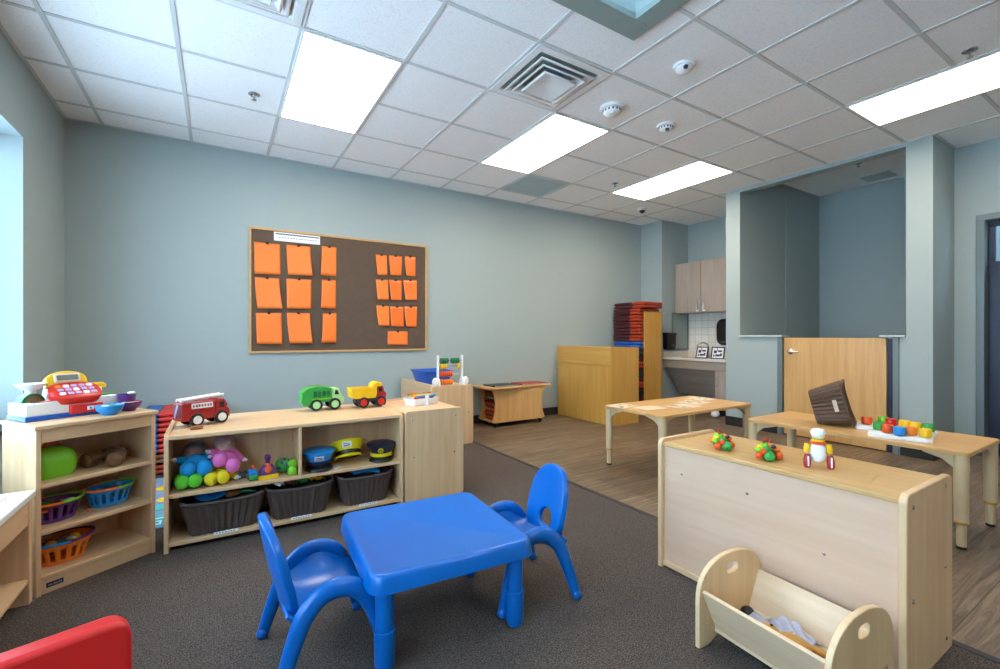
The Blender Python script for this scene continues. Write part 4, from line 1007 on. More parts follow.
# items heaped in those baskets
def toy_car(loc, rz, col, label, grp, s=1.0, tilt=0.0):
    t_ = thing('toy_car', label, 'toy car', loc, 0, grp, rot=(tilt, tilt*0.6, rz)); t_.scale = (s, s, s)
    g = G(); g.prism([(-0.045, 0.008), (0.045, 0.008), (0.047, 0.022), (0.025, 0.026), (0.012, 0.040), (-0.022, 0.040), (-0.032, 0.026), (-0.046, 0.024)], -0.02, 0.02, 'xz'); g.build('body', col, t_, bevel=0.004)
    for x in (-0.028, 0.028):
        for y in (-0.02, 0.02): g = G(); g.cyl((x, y, 0.010), 0.010, 0.007, 14, rot=(PI/2, 0, 0)); g.build('wheel', 'black', t_)
    g = G(); g.box(-0.018, 0.010, -0.0205, 0.0205, 0.028, 0.036); g.build('windows', 'dark_grey', t_)
    return t_
cc = [('red', -0.10, 0.02, 0.3), ('maroon', -0.05, -0.04, 1.2), ('dark_grey', -0.02, 0.03, 2.0), ('green', 0.02, -0.03, 0.1), ('yellow', 0.09, -0.035, 0.4), ('sky_blue', 0.05, 0.03, 2.6), ('yellow', 0.105, 0.03, 1.0), ('white_plastic', -0.10, -0.045, 0.9)]
plc = ['at the left', 'left of centre', 'at the back', 'in the centre', 'at the front right', 'behind the green one', 'at the right end', 'at the front left']
for k, (c, x, y, rz) in enumerate(cc): toy_car((0.40+x, 2.915+y, BZ+0.168+0.008*(k % 3)), rz, c, '%s toy car lying %s of the middle wicker basket' % ({'sky_blue': 'blue', 'white_plastic': 'white', 'maroon': 'dark red', 'dark_grey': 'grey'}.get(c, c), plc[k]), 'toy cars in the middle basket', 1.0, 0.25*math.sin(k*2))
# left basket: curved blue dish, green toy
def dish(name, loc, r, h, mat, label, cat='bowl', rot=None, grp=None, rim=None):
    t_ = thing(name, label, cat, loc, 0, grp, rot)
    g = G(); g.lathe([(r*0.45, 0), (r*0.55, h*0.08), (r*0.85, h*0.5), (r, h), (r*0.96, h), (r*0.8, h*0.5), (r*0.5, h*0.14), (0.001, h*0.12)], 32); g.build('shell', mat, t_, ang=50)
    return t_
dish('toy_dish', (-0.03, 2.90, BZ+0.180), 0.085, 0.03, 'sky_blue', 'blue toy dish lying in the left wicker basket', rot=(0.35, -0.1, 0), grp='toy dishes in the left basket')
dish('toy_dish', (0.02, 2.93, BZ+0.160), 0.08, 0.03, 'navy', 'dark blue toy dish under the light blue one in the left basket', rot=(0.3, 0.1, 0), grp='toy dishes in the left basket')
t_ = thing('toy_wreath', 'dark green looped toy at the right side of the left wicker basket', 'toy', (0.11, 2.92, BZ+0.182), rot=(0.3, 0.2, 0))
g = G()
for q in range(3):
    pts = [(0.045*math.cos(a)+0.01*q, 0.045*math.sin(a)-0.01*q, 0.01*q+0.012*math.sin(3*a)) for a in [2*PI*k/20 for k in range(20)]]; g.tube(pts, 0.007, 8)
g.build('loops', 'dark_green', t_)
t_ = thing('toy_block', 'small orange block in the front of the left wicker basket', 'toy block', (0.06, 2.865, BZ+0.168), 0.5)
g = G(); g.box(-0.03, 0.03, -0.018, 0.018, 0, 0.025); g.build('block', 'brick_brown', t_, bevel=0.004)
# right basket: track pieces
def track(loc, rot, mat, label):
    t_ = thing('track_piece', label, 'toy track', loc, 0, 'toy track pieces in the right basket', rot)
    g = G(); P = []
    for k in range(9): a = -0.5+1.0*k/8; P.append((0.20*math.sin(a), 0.20*math.cos(a)-0.19))
    for k in range(9): a = 0.5-1.0*k/8; P.append((0.16*math.sin(a), 0.16*math.cos(a)-0.19))
    g.prism(P, 0, 0.010, 'xy'); g.build('rail_bed', mat, t_, bevel=0.002)
    g = G(); P2 = [(0.18*math.sin(-0.48+0.96*k/8), 0.18*math.cos(-0.48+0.96*k/8)-0.19, 0.011) for k in range(9)]; g.tube(P2, 0.003, 6); g.build('groove_rib', mat, t_)
track((0.78, 2.88, BZ+0.190), (0.25, 0.1, 0.1), 'sky_blue', 'curved sky-blue track piece at the front of the right basket')
track((0.82, 2.905, BZ+0.207), (0.1, -0.1, -0.25), 'sky_blue', 'sky-blue track piece lying across the right basket')
track((0.78, 2.945, BZ+0.21), (0.1, 0.1, 0.5), 'grey_plastic', 'grey track piece behind the blue ones in the right basket')
toy_car((0.68, 2.92, BZ+0.185), 0.6, 'red', 'red toy car at the left end of the right wicker basket', 'toy cars in the right basket', 1.0, 0.3)
toy_car((0.89, 2.94, BZ+0.195), 1.2, 'truck_red', 'dark red toy car at the back right of the right wicker basket', 'toy cars in the right basket', 1.0, 0.2)

# ================================================================== TRUCKS
TZ = 0.586
def wheels(t_, xs, y, r, wd, hub, tire='tire', zs=1.0):
    for x in xs:
        for s_ in (-1, 1):
            g = G(); g.lathe([(r*0.6, -wd/2), (r*0.92, -wd/2), (r, -wd/2+0.004), (r, wd/2-0.004), (r*0.92, wd/2), (r*0.6, wd/2)], 28, (x, s_*y, r/zs), (PI/2, 0, 0), sy=1/zs); w_ = g.build('wheel', tire, t_, ang=50)
            g = G(); g.lathe([(r*0.62, 0), (r*0.60, 0.003), (r*0.2, 0.001), (0.001, 0.004)], 24, (x, s_*(y+wd/2), r/zs), (-s_*PI/2, 0, 0), sy=1/zs); g.build('hub', hub, w_)
def wedge(P, y, mat, name, t_, bev=0.006): g = G(); g.prism(P, -y, y, 'xz'); return g.build(name, mat, t_, bevel=bev, seg=3)
# fire engine
t_ = thing('toy_fire_truck', 'red toy fire truck with white ladder at the left end of the toy shelf', 'toy truck', (-0.082, 3.085, TZ), math.radians(27)); t_.scale = (0.98, 1.04, 1.18)
wedge([(-0.13, 0.03), (0.045, 0.03), (0.045, 0.115), (-0.13, 0.115)], 0.052, 'truck_red', 'body', t_)
wedge([(0.045, 0.028), (0.128, 0.028), (0.128, 0.062), (0.112, 0.078), (0.098, 0.118), (0.060, 0.120), (0.045, 0.105)], 0.05, 'truck_red', 'cab', t_)
for s_ in (-1, 1):
    g = G(); g.box(0.068, 0.094, s_*0.0505-0.001, s_*0.0505+0.001, 0.078, 0.104); g.build('side_window', 'black', t_)
    g = G(); y = s_*0.0545
    for z in (0.088, 0.106): g.box(-0.082, 0.028, y-0.002, y+0.002, z-0.003, z+0.003)
    for k in range(8): x = -0.080+0.1055*k/7; g.box(x-0.003, x+0.003, y-0.002, y+0.002, 0.088, 0.106)
    g.build('side_ladder', 'white_plastic', t_)
    for x in (-0.055, 0.078):
        g = G(); P = [(x+0.044*math.cos(a), 0.030+0.044*math.sin(a)) for a in [PI*k/12 for k in range(13)]]+[(x-0.036+0.072*k/12, 0.030+0.036*math.sin(PI*k/12)) for k in range(13)]
        g.prism(P, s_*0.052-0.004*(s_ < 0), s_*0.052+0.004*(s_ > 0)+0.0001, 'xz'); g.build('fender', 'truck_red', t_)
g = G(); g.box(0.108, 0.113, -0.040, 0.040, 0.080, 0.108, rot=(0, -0.4, 0)); g.build('windshield', 'black', t_)
g = G(); g.box(-0.1315, -0.1295, -0.040, 0.040, 0.045, 0.105); g.build('rear_recess', 'maroon', t_)
g = G(); g.box(-0.134, -0.1315, 0.0, 0.014, 0.04, 0.11, rot=(0.5, 0, 0)); g.build('rear_bar', 'lilac', t_)
g = G()
for y in (-0.022, 0.022): g.tube([(-0.125, y, 0.124), (0.105, y, 0.136)], 0.0065, 8)
for k in range(9): x = -0.115+0.21*k/8; g.tube([(x, -0.022, 0.1245+0.052*(x+0.12)), (x, 0.022, 0.1245+0.052*(x+0.12))], 0.005, 8)
g.box(-0.11, -0.05, -0.02, 0.02, 0.114, 0.128); g.build('roof_ladder', 'white_plastic', t_)
wheels(t_, (-0.055, 0.078), 0.048, 0.037, 0.024, 'white_plastic', zs=1.18)
# recycling truck
t_ = thing('toy_recycling_truck', 'green toy recycling truck in the middle of the toy shelf top', 'toy truck', (0.597, 3.265, TZ), math.radians(2)); t_.scale = (1.10, 1.10, 1.25)
P = [(-0.115, 0.028), (-0.085, 0.028), (-0.075, 0.045), (0.045, 0.045), (0.045, 0.118)]
for k in range(7): u = k/6; P.append((0.04-0.14*u, 0.120+0.012*math.sin(PI*u)))
P += [(-0.125, 0.100), (-0.13, 0.05)]
wedge(P, 0.052, 'green', 'hopper', t_)
for s_ in (-1, 1):
    g = G()
    for k in range(4): x = -0.062+0.026*k; g.box(x, x+0.018, s_*0.052-0.002, s_*0.052+0.002, 0.075, 0.105)
    g.build('side_recess', 'dark_green', t_)
    g = G(); g.box(-0.07, 0.04, s_*0.053-0.001, s_*0.053+0.001, 0.060, 0.066); g.build('side_stripe', 'lime', t_)
wedge([(0.047, 0.03), (0.118, 0.03), (0.122, 0.06), (0.108, 0.072), (0.088, 0.116), (0.047, 0.118)], 0.048, 'pale_green', 'cab', t_)
for s_ in (-1, 1):
    g = G(); g.prism([(0.062, 0.082), (0.090, 0.082), (0.078, 0.105), (0.066, 0.105)], s_*0.0485-0.001, s_*0.0485+0.001, 'xz'); g.build('side_window', 'black', t_)
wheels(t_, (-0.045, 0.063), 0.046, 0.036, 0.024, 'pale_green', zs=1.14)
# dump truck
t_ = thing('toy_dump_truck', 'yellow toy dump truck with red cab at the right end of the toy shelf', 'toy truck', (0.890, 3.225, TZ), math.radians(4)); t_.scale = (1.02, 1.04, 1.25)
g = G()
O = [[(-0.12, 0.062), (-0.06, 0.052), (0.04, 0.052), (0.052, 0.07), (0.052, 0.112), (-0.125, 0.112)]]
g.prism(O[0], -0.052, -0.044, 'xz'); g.prism(O[0], 0.044, 0.052, 'xz'); g.box(-0.10, 0.05, -0.044, 0.044, 0.052, 0.062); g.box(0.044, 0.052, -0.044, 0.044, 0.062, 0.112); g.box(-0.124, -0.116, -0.044, 0.044, 0.062, 0.110)
g.build('dump_bed', 'yellow', t_, bevel=0.003)
g = G(); P = [(0.02, 0.108), (0.052, 0.112), (0.095, 0.118), (0.088, 0.135), (0.055, 0.142), (0.030, 0.130)]; g.prism(P, -0.045, 0.045, 'xz'); g.build('canopy', 'yellow', t_, bevel=0.005, seg=3)
wedge([(0.054, 0.03), (0.118, 0.03), (0.124, 0.075), (0.108, 0.085), (0.100, 0.117), (0.054, 0.115)], 0.046, 'truck_red', 'cab', t_)
for s_ in (-1, 1): g = G(); g.box(0.066, 0.092, s_*0.0465-0.001, s_*0.0465+0.001, 0.085, 0.108); g.build('side_window', 'black', t_)
g = G(); g.box(-0.09, 0.06, -0.03, 0.03, 0.03, 0.052); g.build('chassis', 'dark_grey', t_)
wheels(t_, (-0.042, 0.080), 0.046, 0.037, 0.024, 'red', zs=1.22)
# small brown block before the fire truck, sorting tray, abacus, bin
t_ = thing('wooden_block', 'small reddish brown block beside the fire truck wheel', 'toy block', (-0.105, 2.925, TZ), 0.2)
g = G(); g.box(-0.03, 0.03, -0.012, 0.012, 0, 0.02); g.build('block', 'brick_brown', t_, bevel=0.006, seg=3)
t_ = thing('marker_tray', 'white divided tray of coloured markers on the end shelf', 'tray', (1.255, 3.12, 0.591), math.radians(10)); t_.scale = (1.05, 1.05, 1.05)
g = G()
g.loft([rr(0.20, 0.13, 0.02, 0, 5), rr(0.225, 0.15, 0.025, 0.045, 5), rr(0.218, 0.143, 0.022, 0.045, 5), rr(0.193, 0.123, 0.018, 0.006, 5)], True, True)
g.build('tray', 'white_plastic', t_, ang=40)
g = G(); g.tube([(0.0, -0.078, 0.0), (0.0, -0.080, 0.045), (0.0, -0.075, 0.066)], 0.010, 10, ex=1.5, side=(1, 0, 0)); g.build('rib', 'white_plastic', t_)
for k, (c, y, z) in enumerate((('red', -0.045, 0.040), ('yellow', -0.030, 0.052), ('orange', -0.012, 0.055), ('green', 0.004, 0.058), ('lime', 0.020, 0.052), ('sky_blue', -0.052, 0.050), ('deep_orange', 0.036, 0.056), ('purple', 0.048, 0.046))):
    m_ = thing('marker', '%s marker lying in the white tray' % {'sky_blue': 'blue', 'deep_orange': 'red-orange', 'lime': 'light green'}.get(c, c), 'marker', (1.255+0.02*math.sin(k*3), 3.12+y*1.05, 0.603+z), math.radians(10)+0.15*math.sin(k*5), 'markers in the white tray')
    g = G(); g.tube([(-0.075, 0, 0), (0.045, 0, 0)], 0.008, 10); g.build('barrel', c, m_)
    g = G(); g.tube([(0.045, 0, 0), (0.078, 0, 0), (0.082, 0, 0)], [0.009, 0.009, 0.006], 10); g.build('cap', 'navy' if k % 3 == 0 else c, m_)
t_ = thing('abacus', 'white bead frame with green, yellow and red beads on the low cabinet', 'abacus', (1.965, 4.115, 0.583))
for x in (-0.135, 0.13):
    g = G(); g.prism([(-0.05, 0), (0.05, 0), (0.045, 0.05), (0.014, 0.09), (0.012, 0.31), (-0.012, 0.31), (-0.014, 0.09), (-0.045, 0.05)], x-0.009, x+0.009, 'yz'); g.build('side_post', 'white_plastic', t_, bevel=0.003)
g = G()
for x in (-0.175, 0.155):
    g.ell((x, -0.03, 0.05), (0.035, 0.012, 0.045))
g.build('side_shapes', 'white_plastic', t_)
for z, c, n_, x0 in ((0.255, 'dark_green', 8, -0.10), (0.20, 'yellow', 4, -0.10), (0.125, 'deep_orange', 6, -0.10), (0.045, 'orange', 6, -0.10)):
    g = G(); g.tube([(-0.13, 0, z), (0.13, 0, z)], 0.004, 8); g.build('rod', 'metal', t_)
    for k in range(n_):
        g = G(); x = x0+0.022*k+(0.03 if (c == 'dark_green' and k > 3) else 0)
        if c == 'yellow' and k > 2: x = 0.09
        g.lathe([(0.006, -0.010), (0.026, -0.008), (0.030, 0), (0.026, 0.008), (0.006, 0.010)], 16, (x, 0, z), (0, PI/2, 0)); g.build('bead', c, t_)
t_ = thing('blue_bin', 'blue plastic bin behind the abacus on the low cabinet', 'bin', (1.93, 4.50, 0.583))
g = G(); g.loft([rr(0.26, 0.30, 0.03, 0, 5), rr(0.33, 0.38, 0.035, 0.13, 5), rr(0.35, 0.40, 0.035, 0.132, 5), rr(0.35, 0.40, 0.035, 0.142, 5), rr(0.32, 0.37, 0.03, 0.142, 5), rr(0.25, 0.29, 0.025, 0.006, 5)]); g.build('tub', 'blue', t_, ang=40)

# ================================================================== CAPS
SZ = 0.291
def peaked_cap(loc, rz, crown, band, visor, label, rot=None, s=1.0, patch='paper_white', patch_shape='rect'):
    """peaked cap, front toward local -y"""
    t_ = thing('peaked_hat', label, 'hat', loc, rz, None, rot); t_.scale = (s, s, s)
    g = G()
    g.lathe([(0.070, 0.028), (0.071, 0.045), (0.098, 0.095), (0.100, 0.102), (0.092, 0.108), (0.03, 0.112), (0.001, 0.112)], 36, sx=0.95, sy=1.05, cap0=True, cap1=False)
    g.build('crown', crown, t_, ang=60)
    g = G(); g.lathe([(0.0735, 0.022), (0.0745, 0.030), (0.0745, 0.046), (0.072, 0.048)], 36, sx=0.95, sy=1.05, cap0=False, cap1=False); g.build('band', band, t_, solid=0.002)
    g = G(); V = []
    for k in range(17):
        a = PI*1.08+PI*0.84*k/16; r0 = 0.073; 
        q = math.sin(PI*k/16)**0.7
        V.append([Vector((0.95*r0*math.cos(a), 1.05*r0*math.sin(a), 0.026)), Vector((0.95*(r0+0.022*q)*math.cos(a), 1.05*(r0+0.022*q)*math.sin(a), 0.018)), Vector((0.95*(r0+0.045*q)*math.cos(a), 1.05*(r0+0.045*q)*math.sin(a), 0.003))])
    W_ = [[g.bm.verts.new(p) for p in r] for r in V]
    for i in range(16):
        for j in range(2): g._f([W_[i][j], W_[i][j+1], W_[i+1][j+1], W_[i+1][j]])
    g.build('visor', visor, t_, solid=0.003, ang=60)
    # front patch on the flaring crown
    tilt = math.atan2(0.027, 0.05)
    g = G(); R = Euler((tilt+0.0, 0, 0)).to_matrix(); c = Vector((0, -0.0915, 0.073))
    M = Matrix.Translation(c) @ Euler((0.5, 0, 0)).to_matrix().to_4x4()
    if patch_shape == 'rect': g.prism([(-0.026, -0.015), (0.026, -0.015), (0.026, 0.016), (-0.026, 0.016)], -0.003, 0.004, 'xz', M)
    else: g.prism([(0.018*math.cos(2*PI*k/20), 0.020*math.sin(2*PI*k/20)) for k in range(20)], -0.003, 0.004, 'xz', M)
    pt = g.build('badge', patch, t_)
    g = G()
    if patch_shape == 'rect':
        for (x, z, a, b) in ((-0.010, 0.007, 0.010, 0.0018), (0.008, 0.005, 0.008, 0.0018), (0, -0.005, 0.018, 0.0025)): g.prism([(x-a, z-b), (x+a, z-b), (x+a, z+b), (x-a, z+b)], -0.0042, -0.0025, 'xz', M)
        g.build('print', 'dark_grey', pt)
    else:
        for rr_ in (0.011,):
            P = [M @ Vector((rr_*math.cos(2*PI*k/16), -0.004, rr_*math.sin(2*PI*k/16))) for k in range(17)]; g.tube(P, 0.0016, 6)
        g.tube([M @ Vector((-0.006, -0.004, -0.004)), M @ Vector((0, -0.004, 0.007)), M @ Vector((0.006, -0.004, -0.004))], 0.0015, 6)
        g.build('print', 'navy', pt)
    return t_
peaked_cap((0.512, 2.915, SZ), math.radians(-8), 'sky_blue', 'navy', 'black', 'blue peaked toy cap with a white badge, leftmost of the three caps')
peaked_cap((0.700, 2.945, SZ+0.012), math.radians(-14), 'cap_yellow', 'black', 'cap_yellow', 'yellow construction style toy cap propped up between the two dark caps', rot=(-0.42, -0.12, math.radians(-14)), s=1.08)
peaked_cap((0.895, 2.915, SZ), math.radians(-18), 'navy', 'cap_yellow', 'black', 'dark navy peaked toy cap with round yellow badge, rightmost of the three', patch='cap_yellow', patch_shape='round', s=0.96)
t_ = thing('toy_tag', 'small white tag lying on the shelf before the yellow cap', 'toy', (0.603, 2.83, SZ), 0.6)
g = G(); g.box(-0.02, 0.02, -0.012, 0.012, 0, 0.006); g.build('tag', 'white_plastic', t_, bevel=0.002)

# ================================================================== PLUSH DOLLS
def plush(label, body_mat, feet, hip, chest, head, skin, hat, hands, foot_r=0.042, z0=0):
    base = Vector((hip[0], hip[1], SZ))
    t_ = thing('plush_doll', label, 'doll', base, 0, 'plush dolls on the toy shelf')
    hip, chest, head = Vector(hip)-base, Vector(chest)-base, Vector(head)-base
    E_ = []
    def limb(a, b, r0, r1, n=8):
        for k in range(n+1): p = a.lerp(b, k/n); E_.append((p, r0+(r1-r0)*k/n, None, 12, 8))
    limb(hip, chest, 0.046, 0.036)
    for s_, f in zip((-1, 1), feet):
        f = Vector(f)-base; limb(hip+Vector((0.028*s_, 0, 0)), f+Vector((0, 0.02, 0)), 0.034, foot_r*0.72)
        g = G(); g.ell(f, (foot_r*0.86, foot_r*0.85, foot_r), (0.2, 0, 0), 20, 14); g.build('foot', body_mat, t_)
        g = G(); q_ = [f+Vector((foot_r*0.87*math.cos(a), 0.004, foot_r*1.01*math.sin(a))) for a in [PI*k/10 for k in range(11)]]; g.tube(q_, 0.0016, 6); g.build('seam', body_mat, t_)
    for s_, h_ in zip((-1, 1), hands):
        h_ = Vector(h_)-base; limb(chest+Vector((0.03*s_, 0, 0.01)), h_.lerp(chest, 0.12), 0.026, 0.018)
    blob('body', body_mat, t_, E_, 0.005)
    for h_ in hands:
        h_ = Vector(h_)-base; d = (h_-chest).normalized(); side = d.cross(Vector((0, 0, 1))).normalized()
        e2 = [(h_, 0.014, None, 10, 6)]+[(h_+d*0.012+side*s2*0.008+Vector((0, 0, 0.002)), 0.006, None, 8, 6) for s2 in (-1.2, -0.3, 0.6)]+[(h_+side*0.014, 0.006, None, 8, 6)]
        blob('hand', 'white_plastic', t_, e2, 0.003)
    hd = blob('head', skin, t_, [(head, (0.048, 0.042, 0.040)), (head+Vector((0, -0.038, -0.008)), (0.007, 0.008, 0.006))], 0.004)
    g = G()
    for s_ in (-1, 1): g.ell(head+Vector((0.016*s_, -0.036, 0.006)), (0.004, 0.003, 0.004), None, 8, 6)
    g.tube([head+Vector((-0.012, -0.034, -0.020)), head+Vector((0, -0.036, -0.024)), head+Vector((0.012, -0.034, -0.020))], 0.0015, 6)
    g.build('face_features', 'dark_grey', hd)
    g = G(); n = 24
    hc = head+Vector((0, 0.024, 0.010))
    g.ell(hc, (0.053, 0.042, 0.042), (0.35, 0, 0), 20, 12)
    g.build('cap', hat, hd)
    return t_
plush('green plush doll at the bottom left of the doll pile', 'plush_green', [(-0.163, 2.845, 0.334), (-0.108, 2.845, 0.332)], (-0.135, 2.93, 0.335), (-0.135, 2.99, 0.335), (-0.135, 3.035, 0.34), 'skin_tan', 'plush_green', [(-0.19, 2.96, 0.315), (-0.085, 2.96, 0.315)], 0.038)
plush('yellow plush doll at the bottom right of the doll pile', 'plush_yellow', [(-0.038, 2.845, 0.331), (0.018, 2.845, 0.330)], (0.0, 2.93, 0.335), (0.0, 2.99, 0.335), (0.0, 3.035, 0.34), 'skin_tan', 'plush_yellow', [(-0.06, 2.97, 0.315), (0.083, 2.90, 0.305)], 0.036)
plush('bright blue plush doll with grey hat lying on the green doll', 'plush_blue', [(-0.138, 2.86, 0.392), (-0.066, 2.86, 0.388)], (-0.105, 2.92, 0.410), (-0.115, 2.965, 0.410), (-0.118, 2.975, 0.452), 'skin_brown', 'hat_grey', [(-0.198, 2.92, 0.434), (-0.045, 2.93, 0.43)], 0.043)
plush('pink plush doll lying on the yellow doll with arms spread', 'pink', [(0.002, 2.865, 0.418), (0.062, 2.85, 0.385)], (0.030, 2.92, 0.410), (0.030, 2.965, 0.425), (0.028, 2.975, 0.470), 'skin_tan', 'lilac', [(-0.05, 2.92, 0.460), (0.118, 2.92, 0.392)], 0.040)

# small toys right of the dolls
t_ = thing('stacking_toy', 'purple and orange stacking toy on a yellow base, middle shelf', 'toy', (0.232, 2.86, SZ), 0.05)
g = G(); g.loft([rr(0.10, 0.07, 0.006, 0, 3), rr(0.10, 0.07, 0.006, 0.022, 3)]); g.build('base', 'yellow', t_)
g = G(); g.loft([rr(0.086, 0.06, 0.006, 0.022, 3), rr(0.086, 0.06, 0.006, 0.030, 3), rr(0.05, 0.045, 0.008, 0.068, 3), rr(0.04, 0.04, 0.01, 0.072, 3)]); g.build('body', 'purple', t_)
g = G(); g.lathe([(0.020, 0), (0.020, 0.008), (0.012, 0.012)], 20, (0, -0.024, 0.050), (PI/2-0.3, 0, 0)); g.lathe([(0.018, 0.070), (0.014, 0.082)], 16); g.build('orange_knob', 'deep_orange', t_)
g = G(); g.lathe([(0.012, 0.080), (0.013, 0.10), (0.017, 0.108), (0.016, 0.122), (0.008, 0.128)], 18); g.build('top_peg', 'purple', t_)
t_ = thing('small_train_car', 'little blue and green toy wagon left of the purple stacking toy', 'toy', (0.158, 2.85, SZ), 0.15)
g = G(); g.box(-0.02, 0.02, -0.03, 0.03, 0.006, 0.03); g.build('green_base', 'green', t_, bevel=0.004)
g = G(); g.box(-0.022, 0.022, -0.028, 0.03, 0.030, 0.052, rot=(0.2, 0, 0)); g.build('blue_top', 'sky_blue', t_, bevel=0.005)
g = G(); g.ell((0.005, 0.02, 0.065), 0.012); g.build('orange_ball', 'deep_orange', t_)
for y in (-0.018, 0.018): g = G(); g.cyl((0, y, 0.007), 0.007, 0.044, 12, rot=(0, PI/2, 0)); g.build('wheel', 'dark_grey', t_)
t_ = thing('green_ball', 'bumpy green ball right of the purple stacking toy', 'ball', (0.318, 2.92, SZ))
g = G(); g.ell((0, 0, 0.043), 0.043, None, 24, 16); g.build('ball', 'green', t_)
g = G()
for a, e in ((-1.2, 0.2), (-1.9, 0.5), (-0.6, 0.6), (-1.5, 1.0), (-2.2, -0.2), (-0.8, -0.3)): g.ell((0.040*math.cos(a)*math.cos(e), 0.040*math.sin(a)*math.cos(e), 0.043+0.040*math.sin(e)), 0.010, None, 10, 6)
g.build('spots', 'purple', t_)
t_ = thing('lime_figure', 'lime green waisted toy bottle beside the shelf partition', 'toy', (0.358, 2.855, SZ))
g = G(); g.lathe([(0.022, 0), (0.027, 0.008), (0.027, 0.030), (0.016, 0.042), (0.016, 0.046), (0.025, 0.056), (0.025, 0.072), (0.014, 0.082), (0.008, 0.084)], 24); g.build('body', 'lime', t_, ang=60)
g = G(); g.cyl((0, 0, 0.084), 0.010, 0.008, 16); g.build('cap', 'green', t_)
t_ = thing('grey_toy_animal', 'small grey and white toy animal beside the yellow doll', 'toy', (0.105, 2.92, SZ), 0.4)
blob('body', 'hat_grey', t_, [((0, 0, 0.018), (0.03, 0.018, 0.016)), ((0.03, 0, 0.03), 0.013), ((-0.02, 0.012, 0.008), (0.007, 0.007, 0.009)), ((0.015, 0.012, 0.008), (0.007, 0.007, 0.009)), ((-0.02, -0.012, 0.008), (0.007, 0.007, 0.009)), ((0.015, -0.012, 0.008), (0.007, 0.007, 0.009))], 0.003)
g = G(); g.ell((0.036, -0.006, 0.028), (0.008, 0.008, 0.006)); g.build('muzzle', 'white_plastic', t_)

# ================================================================== BOOKCASE: TOP
def LT(name, label, cat, lx, ly, z, rz=0.0, group=None, rot=None):
    x, y = LW(lx, ly); 
    return thing(name, label, cat, (x, y, z), LA+rz, group, rot=(rot[0], rot[1], LA+rz) if rot else None)
t_ = LT('toy_cash_register', 'red, yellow and white toy cash register on top of the bookcase', 'toy cash register', 0.200, 0.225, LHt, 0.03); t_.scale = (0.88, 0.88, 0.95)
def rb(name, mat, x0, x1, y0, y1, z0, z1, r=0.012, par=None, bev=0.006):
    g = G(); g.box(x0, x1, y0, y1, z0, z1); return g.build(name, mat, par or t_, bevel=bev, seg=3)
rb('base', 'blue', -0.215, 0.10, -0.095, 0.095, 0, 0.022, bev=0.004)
g = G(); g.prism([(-0.212, 0.022), (0.19, 0.022), (0.19, 0.065), (0.165, 0.088), (-0.06, 0.085), (-0.10, 0.085), (-0.212, 0.080)], -0.09, 0.09, 'xz'); g.build('housing', 'white_plastic', t_, bevel=0.006, seg=3)
d = rb('cash_drawer', 'red', -0.045, 0.095, -0.112, -0.06, 0.014, 0.058, bev=0.004)
g = G(); g.box(0.022, 0.052, -0.1135, -0.111, 0.026, 0.046); g.build('lock_plate', 'paper_white', d, bevel=0.001)
g = G(); g.cyl((0.037, -0.114, 0.036), 0.004, 0.002, 12, rot=(PI/2, 0, 0)); g.build('keyhole', 'dark_grey', d)
# neck and keypad
g = G(); g.prism([(-0.09, 0.07), (0.07, 0.07), (0.06, 0.17), (-0.07, 0.17)], 0.035, 0.095, 'xz'); g.build('column', 'white_plastic', t_, bevel=0.012, seg=3)
MK = Matrix.Translation((0.0, -0.050, 0.118)) @ Euler((0.55, 0, 0)).to_matrix().to_4x4()
def slab(M, w_, d_, z0, z1, r): 
    g = G(); g.loft([[M @ p for p in rr(w_-0.012, d_-0.012, r, z0, 8)], [M @ p for p in rr(w_, d_, r, z0+0.006, 8)], [M @ p for p in rr(w_, d_, r, z1-0.006, 8)], [M @ p for p in rr(w_-0.012, d_-0.012, r, z1, 8)]]); return g
kp = slab(MK, 0.215, 0.135, -0.030, 0.012, 0.055).build('keypad', 'red', t_, ang=50)
cols_ = ['lilac', 'lilac', 'paper_white', 'lilac', 'yellow', 'orange']
for i in range(5):
    for j in range(3):
        g = G(); x, y = -0.066+0.033*i, -0.030+0.030*j
        g.loft([[MK @ p for p in rr(0.025, 0.021, 0.005, 0.010, 3, x, y)], [MK @ p for p in rr(0.023, 0.019, 0.005, 0.017, 3, x, y)]]); g.build('key', 'orange' if i == 0 and j == 2 else ('lilac' if (i+j) % 3 else 'paper_white'), kp)
MD = Matrix.Translation((-0.012, 0.020, 0.178)) @ Euler((1.15, 0, 0)).to_matrix().to_4x4()
g = G(); P = [(-0.085, -0.045), (0.085, -0.045), (0.085, 0.0)]
P = [(-0.088, -0.04), (0.088, -0.04)]+[(0.088*math.cos(PI*k/14)*1.0, -0.005+0.045*math.sin(PI*k/14)) for k in range(15)]
g.loft([[MD @ Vector((x, y, z)) for x, y in P] for z in (-0.025, 0.012)]); dsp = g.build('display_hood', 'yellow', t_, bevel=0.006, seg=3)
slab(MD, 0.115, 0.050, 0.010, 0.0205, 0.012).build('bezel', 'paper_cream', dsp)
g = G(); g.loft([[MD @ p for p in rr(0.09, 0.026, 0.003, z, 3)] for z in (0.019, 0.0222)]); g.build('screen', 'display', dsp)
